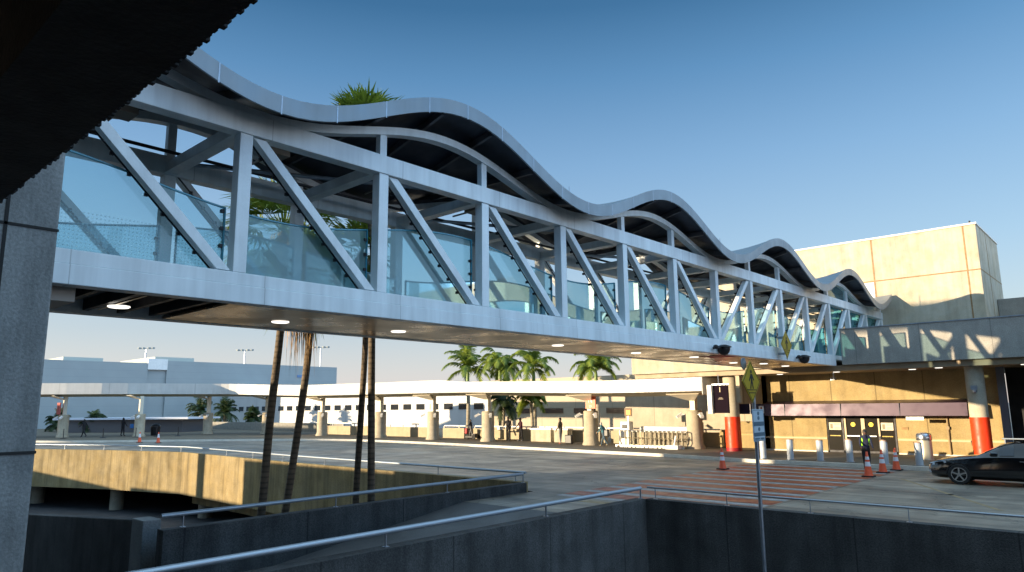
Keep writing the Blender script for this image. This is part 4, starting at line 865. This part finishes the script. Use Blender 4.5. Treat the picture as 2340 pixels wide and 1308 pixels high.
tan_ = cloth('tan', (.40, .30, .18)); grey_c = cloth('grey', (.16, .16, .16)); teal_c = cloth('teal', (.05, .16, .2)); lime = mat('vest_lime', (.38, .85, .03), .6, var=.05)
person('person in a lime safety vest over navy clothes standing between the cones', (-9.35, 32.4, 0), math.radians(205), skin_d, nvy, blk, blk, hair_b, .12, (.35, .5), .14, 1.72, vest=lime)
person('thin person all in black standing upright, left of the pair under hanging fronds', (-38.0, 41.3, .145), math.radians(200), skin_d, blk, blk, blk, hair_b, .05, (.1, .6), .03, 1.9)
person('person in dark jacket over a red top standing right beside the other one in black', (-37.3, 42.0, .145), math.radians(160), skin_d, cloth('maroon', (.05, .012, .02)), blk, cloth('palegrey', (.3, .3, .32)), hair_b, .1, (.3, .5), .05, 1.8)
person('person in tan top and grey jacket standing beside the black suitcase', (-31.9, 40.2, .145), math.radians(100), skin_l, cloth('greybrown', (.10, .085, .06)), grey_c, cloth('redshoe', (.3, .08, .06)), hair_b, .06, (.2, .5), .02, 1.86)
person('white capped person bent forward walking with a red and black bag', (-27.6, 39.4, .145), math.radians(95), skin_l, teal_c, cloth('jeans', (.06, .10, .14)), cloth('khaki', (.3, .24, .14)), hair_w, .38, (.5, -.3), .28, 1.6)
person('person in black jacket seated upright on the dark mobility scooter', (-42.9, 42.0, .35), math.radians(110), skin_l, blk, grey_c, blk, hair_b, .3, (.6, .7), .04, 1.45)
person('dark silhouetted person walking past the far left pier', (-82.0, 24.7, .145), math.radians(120), skin_d, blk, blk, blk, hair_b, .42, (.5, -.5), .05, 1.9)
person('dark silhouetted person with a blue bag beside the second pier', (-82.6, 28.6, .145), math.radians(20), skin_d, blk, blk, blk, hair_b, .08, (.2, .3), 0, 1.95)
def bag(name, label, cat, c, s, m, handle=True):
    r = thing(name, (c[0], c[1], c[2]), label, cat); x, y, z = c; mb = MB(); mb.box(x-s[0]/2, x+s[0]/2, y-s[1]/2, y+s[1]/2, z+.05, z+s[2]); build('shell', mb, m, r, bevel=.05)
    mb = MB()
    for sx in (-1, 1): mb.lathe((x+sx*s[0]*.4, y, z), [(.03, 0), (.03, .05)], 8)
    build('wheels', mb, rubber, r)
    if handle: mb = MB(); mb.tube([(x-.1, y, z+s[2]), (x-.1, y, z+s[2]+.3), (x+.1, y, z+s[2]+.3), (x+.1, y, z+s[2])], .012, 6); build('pull_handle', mb, dk, r)
bag('suitcase', 'black suitcase standing on the pavement beside the tan clothed person', 'suitcase', (-31.2, 40.3, .145), (.6, .35, .65), black)
bag('travel_bag', 'small bright blue bag held beside the dark figure at the left', 'bag', (-82.1, 29.3, .9), (.35, .3, .5), mat('blue_bag', (.02, .16, .45), .6), False)
bag('shoulder_bag', 'black and red bag carried behind the walking person', 'bag', (-27.25, 39.25, .75), (.32, .25, .5), black, False)
bag('red_bag', 'red bag on the front of the mobility scooter', 'bag', (-43.5, 42.1, .55), (.25, .3, .5), mat('redbag', (.45, .05, .05), .7), False)
r = thing('rubbish_bin', (-80.6, 31.2, .145), 'black rounded rubbish bin standing left of the distant cones', 'bin')
mb = MB(); mb.lathe((-80.6, 31.2, .145), [(.38, 0), (.44, .1), (.48, .85), (.5, .9)], 20); build('body', mb, black, r, smooth=True)
mb = MB(); mb.lathe((-80.6, 31.2, .145), [(.5, .9), (.5, .98), (.36, 1.15), (.12, 1.25)], 20); build('lid', mb, black, r, smooth=True)
# mobility scooter
r = thing('mobility_scooter', (-42.9, 42.1, .145), 'dark mobility scooter by the parapet left of the middle pier', 'scooter')
mb = MB(); mb.box(-43.5, -42.3, 41.9, 42.3, .3, .4); mb.box(-42.7, -42.3, 41.88, 42.32, .4, .62); mb.tube([(-43.45, 42.1, .35), (-43.25, 42.1, .95)], .03, 8); mb.tube([(-43.25, 41.85, .95), (-43.25, 42.35, .95)], .025, 8); build('frame', mb, black, r)
for x, y in ((-43.45, 42.1), (-42.4, 41.85), (-42.4, 42.35)):
    mb = MB(); mb.lathe((0, 0, -.05), [(.08, 0), (.2, 0), (.22, .03), (.22, .07), (.2, .1), (.08, .1)], 16); mb.v = [(x+v[0], y+v[2], .365+v[1]) for v in mb.v]; build('wheel', mb, rubber, r, smooth=True)
# luggage carts: one built, the others copied
def cart():
    r = thing('luggage_cart', (-26.1, 39.5, .145), 'luggage cart at the left end of the nested row', 'luggage cart', 'luggage carts nested in a row under the canopy')
    x, y, z = -26.1, 39.5, .145; cm = mat('cart_metal', (.62, .56, .42), .35, .5)
    mb = MB(); mb.tube([(x-.02, y-.32, z+.12), (x-.02, y-.32, z+1.02), (x-.02, y+.32, z+1.02), (x-.02, y+.32, z+.12)], .03, 6); mb.box(x-.05, x+.02, y-.3, y+.3, z+.55, z+.62); build('upright_frame', mb, cm, r, smooth=True)
    mb = MB(); mb.tube([(x-.45, y-.3, z+.14), (x+.1, y-.3, z+.14)], .025, 6); mb.tube([(x-.45, y+.3, z+.14), (x+.1, y+.3, z+.14)], .025, 6)
    for t in range(4): mb.box(x-.42+t*.14, x-.39+t*.14, y-.3, y+.3, z+.13, z+.15)
    build('platform', mb, cm, r)
    mb = MB(); mb.tube([(x-.08, y-.34, z+1.04), (x-.08, y+.34, z+1.04)], .035, 8); build('handle', mb, white, r)
    for sx, sy in ((-.4, -.28), (-.4, .28), (.05, -.3), (.05, .3)):
        mb = MB(); mb.lathe((0, 0, -.02), [(.03, 0), (.075, 0), (.075, .04), (.03, .04)], 10); mb.v = [(x+sx+v[0], y+sy+v[2], z+.077+v[1]) for v in mb.v]; build('wheel', mb, white, r)
    return r
c0 = cart()
for i in range(1, 15):
    dup(c0, (-26.1+i*.315, 39.5+.02*math.sin(i*2), .145), label='luggage cart in the nested row before the white counter')
r = thing('cart_dispenser', (-26.6, 40.4, .145), 'white cart dispenser box at the left end of the luggage cart row', 'machine')
mb = MB(); mb.box(-27.0, -26.2, 40.3, 40.9, .145, 1.15); mb.box(-26.9, -26.2, 40.35, 40.85, 1.15, 1.75); build('cabinet', mb, white, r, bevel=.03)
mb = MB(); mb.box(-26.75, -26.35, 40.32, 40.34, 1.3, 1.55); build('screen', mb, winm, r)
r = thing('counter', (-24, 41.6, .145), 'long white topped counter behind the luggage carts', 'counter')
mb = MB(); mb.box(-25.9, -21.9, 41.3, 42.2, 1.05, 1.42); build('top', mb, white, r, bevel=.02)
mb = MB(); mb.box(-25.8, -22.0, 41.5, 42.0, .145, 1.05); build('base', mb, mat('counter_base', (.20, .17, .12), .8), r)
r = thing('barrier_rail', (-25.6, 38.9, .145), 'low white rail barrier in front of the right end of the carts', 'barrier')
mb = MB(); mb.tube([(-22.2, 39.0, .15), (-22.0, 39.0, .95)], .06, 8); mb.box(-22.6, -21.75, 38.7, 39.2, .145, .38); build('frame', mb, white, r, bevel=.03)
# benches / planters / counters by the people
for x0, x1, l in ((-36.2, -34.2, 'tan concrete bench block with white top left of the suitcase'), (-33.9, -32.6, 'second tan concrete block right beside the white topped bench')):
    r = thing('concrete_bench', ((x0+x1)/2, 42.2, .145), l, 'bench'); mb = MB(); mb.box(x0, x1, 41.9, 42.5, .145, 1.05); build('block', mb, conc_bld, r, bevel=.03); mb = MB(); mb.box(x0-.05, x1+.05, 41.85, 42.55, 1.052, 1.16); build('top', mb, white, r)
r = thing('service_cart', (-39.6, 41.6, .145), 'small cluttered service cart with an orange flap beside the middle pier', 'cart')
mb = MB(); mb.box(-40.3, -38.9, 41.4, 41.8, .25, .35); mb.box(-40.3, -38.9, 41.4, 41.8, .95, 1.0)
for x in (-40.25, -38.95): mb.box(x-.03, x+.03, 41.4, 41.8, .35, .95)
build('frame', mb, mat('cart_tan', (.45, .36, .2), .6), r)
mb = MB(); mb.prism([(-40.0, 41.35, 1.15), (-39.85, 41.35, 1.2), (-39.6, 41.35, .72), (-39.75, 41.35, .68)], (0, .03, 0)); build('orange_flap', mb, mat('orange_flap', (.8, .35, .05), .6), r)
mb = MB(); mb.box(-39.4, -39.0, 41.5, 41.75, 1.0, 1.25); build('box', mb, white, r, bevel=.02)
mb = MB(); mb.box(-40.6, -40.3, 41.3, 41.6, .145, .9); build('side_box', mb, white, r, bevel=.02)
# stanchions at the left
st = None
for i, (x, y) in enumerate(((-78.5, 25.4), (-77.2, 28.0), (-76.9, 29.9), (-76.2, 31.8), (-81.0, 22.6))):
    if st is None:
        st = thing('stanchion', (x, y, .145), '', 'stanchion', 'belt stanchions on the shaded pavement'); mb = MB(); mb.lathe((x, y, .145), [(.3, 0), (.3, .04), (.05, .08)], 16); build('base', mb, black, st); mb = MB(); mb.tube([(x, y, .2), (x, y, 1.1)], .04, 8); build('post', mb, black, st)
        st['label'] = 'black belt stanchion between the walker and the second pier'
    else: dup(st, (x, y, .145), label=('black belt stanchion right of the walking silhouette', 'black belt stanchion near the standing dark figure', 'black belt stanchion beside the second shaded pier', 'black belt stanchion in front of the red sign pier')[i-1])
r = thing('kiosk', (-97, 36, 0), 'low kiosk with a long white roof behind the silhouetted people', 'kiosk')
mb = MB(); mb.prism([(-103.5, 27.5, 1.72), (-88.5, 38.0, 1.72), (-91.5, 43.5, 1.72), (-108, 33, 1.72)], (0, 0, .22)); build('roof', mb, mat('kiosk_roof', (.62, .66, .74), .5), r)
mb = MB(); mb.prism([(-102.5, 28.7, .14), (-89.8, 37.9, .14), (-92, 42.0, .14), (-106, 32.6, .14)], (0, 0, 1.57)); build('body', mb, mat('kiosk_body', (.10, .10, .11), .7), r)

# ---------------------------------------------------------------- black sedan at the right
car = thing('parked_car', (-3.9, 29.7, 0), 'glossy black sedan with silver wheels at the right edge of the road', 'car')
XS = -6.35   # nose
# station: (x, half width low, z sill, z belt, half width belt, z roof, half width roof)
ST = [(0, .55, .34, .58, .50, .60, .45), (.10, .74, .24, .66, .68, .70, .55), (.35, .86, .20, .74, .80, .80, .60), (.9, .90, .18, .83, .85, .90, .62), (1.45, .91, .18, .90, .87, .97, .63), (1.75, .91, .18, .93, .87, 1.10, .64), (2.2, .91, .18, .95, .88, 1.33, .58), (2.6, .91, .18, .96, .88, 1.43, .56), (3.2, .91, .18, .97, .88, 1.46, .56), (3.8, .91, .18, .98, .87, 1.40, .55), (4.3, .90, .20, 1.0, .84, 1.20, .56), (4.65, .84, .26, .98, .78, 1.04, .55), (4.8, .70, .34, .92, .66, .95, .5)]
mb = MB(); rings = []
for (dx, w0, zs, zb, wb, zr_, wr) in ST:
    x = XS+dx; c = 29.7
    pr_ = [(w0*.8, zs), (w0, zs+.12), (w0+.02, (zs+zb)/2), (wb, zb), (wb-.03 if zr_-zb > .12 else wb-.08, zb+.02), ((wb+wr)/2-.02, (zb+zr_)/2+.02), (wr, zr_-.03), (wr*.6, zr_), (0, zr_+.012)]
    ring = [(x, c-a, z) for a, z in pr_]+[(x, c+a, z) for a, z in pr_[-2::-1]]; rings.append(ring)
n = len(rings[0]); mb.add([p for r_ in rings for p in r_], [(i*n+j_, i*n+(j_+1) % n, (i+1)*n+(j_+1) % n, (i+1)*n+j_) for i in range(len(rings)-1) for j_ in range(n)]+[tuple(range(n)), tuple((len(rings)-1)*n+j_ for j_ in range(n))])
body = build('body', mb, carp, car, smooth=True)
def winq(i0, i1, t0=.08, t1=.92):
    for side in (0, 1):
        mb = MB(); sg = -1 if side == 0 else 1; vs = []
        for i in range(i0, i1+1):
            rr = rings[i]; a = Vector(rr[4] if side == 0 else rr[n-5]); b = Vector(rr[6] if side == 0 else rr[n-7]); mid = Vector(rr[5] if side == 0 else rr[n-6]); o_ = Vector((0, sg*.012, .004)); vs += [a.lerp(mid, t0*2)+o_, mid+o_, mid.lerp(b, t1*2-1)+o_]
        mb.add(vs, [(i*3+j_, i*3+j_+1, (i+1)*3+j_+1, (i+1)*3+j_) for i in range(i1-i0) for j_ in range(2)]); build('side_window', mb, carglass, car, smooth=True)
winq(6, 7); winq(8, 9)
mb = MB(); vs = []
for i in (5, 6, 7): 
    rr = rings[i]
    for j_ in (6, 7, 8, 9, 10): vs.append(Vector(rr[j_])+Vector((-.012, 0, .012)))
mb.add(vs, [(i*5+j_, i*5+j_+1, (i+1)*5+j_+1, (i+1)*5+j_) for i in range(2) for j_ in range(4)]); build('windscreen', mb, carglass, car, smooth=True)
for xw in (.98, 3.75):
    for sg in (-1, 1):
        x, y = XS+xw, 29.7+sg*.83
        mb = MB(); mb.lathe((0, 0, -.115), [(.22, 0), (.32, .0), (.34, .03), (.34, .2), (.32, .23), (.235, .23), (.225, .15)], 28); mb.v = [(x+v[0], y+v[2]*sg, .34+v[1]) for v in mb.v]; wh = build('wheel', mb, rubber, car, smooth=True)
        mb = MB(); yo = y+sg*.10
        mb.lathe((0, 0, -.01), [(.02, 0), (.06, .0), (.06, .02), (.02, .02)], 12); mb.v = [(x+v[0], yo+v[2], .34+v[1]) for v in mb.v]
        for k_ in range(5):
            a = 2*PI*k_/5+.3; mb.bar((x+.04*math.cos(a), yo, .34+.04*math.sin(a)), (x+.225*math.cos(a), yo, .34+.225*math.sin(a)), .05, .03, (0, 1, 0))
        mb2 = MB(); mb2.lathe((0, 0, -.02), [(.215, 0), (.24, 0), (.24, .04), (.215, .04), (.215, 0)], 28, False); mb2.v = [(x+v[0], yo+v[2], .34+v[1]) for v in mb2.v]; mb.add(mb2.v, mb2.f); build('rim', mb, chrome, wh)
        mb = MB(); yy = 29.7+sg*.918; pts = [(x+.40*math.cos(PI*k_/14), yy, .34+.40*math.sin(PI*k_/14)) for k_ in range(15)]; pts2 = [(x+.355*math.cos(PI*k_/14), yy, .34+.355*math.sin(PI*k_/14)) for k_ in range(15)]
        mb.add(pts+pts2, [(k_, k_+1, 16+k_, 15+k_) for k_ in range(14)]); build('wheel_arch', mb, black, car)
for sg in (-1, 1):
    mb = MB(); y = 29.7+sg*.70; mb.add([(XS+.06, y-sg*.12, .60), (XS+.18, y+sg*.06, .62), (XS+.62, y+sg*.155, .72), (XS+.58, y+sg*.125, .795), (XS+.2, y+sg*.02, .735), (XS+.05, y-sg*.12, .68)], [(0, 1, 2, 3, 4, 5)]); build('headlight', mb, lampg, car, fix=False)
    mb = MB(); mb.box(XS+.05, XS+.13, y-.08-sg*.03, y+.08-sg*.03, .36, .46); build('fog_light', mb, lampg, car)
    mb = MB(); mb.box(XS+1.95, XS+2.17, 29.7+sg*.98-.09, 29.7+sg*.98+.09, .98, 1.12); build('wing_mirror', mb, carp, car, bevel=.04)
    for xx in (2.75, 3.5): mb = MB(); mb.bar((XS+xx, 29.7+sg*.935, .84), (XS+xx+.2, 29.7+sg*.935, .84), .025, .025); build('door_handle', mb, chrome, car)
mb = MB(); mb.box(XS-.0, XS+.06, 29.3, 30.1, .42, .58); build('grille', mb, dk, car)
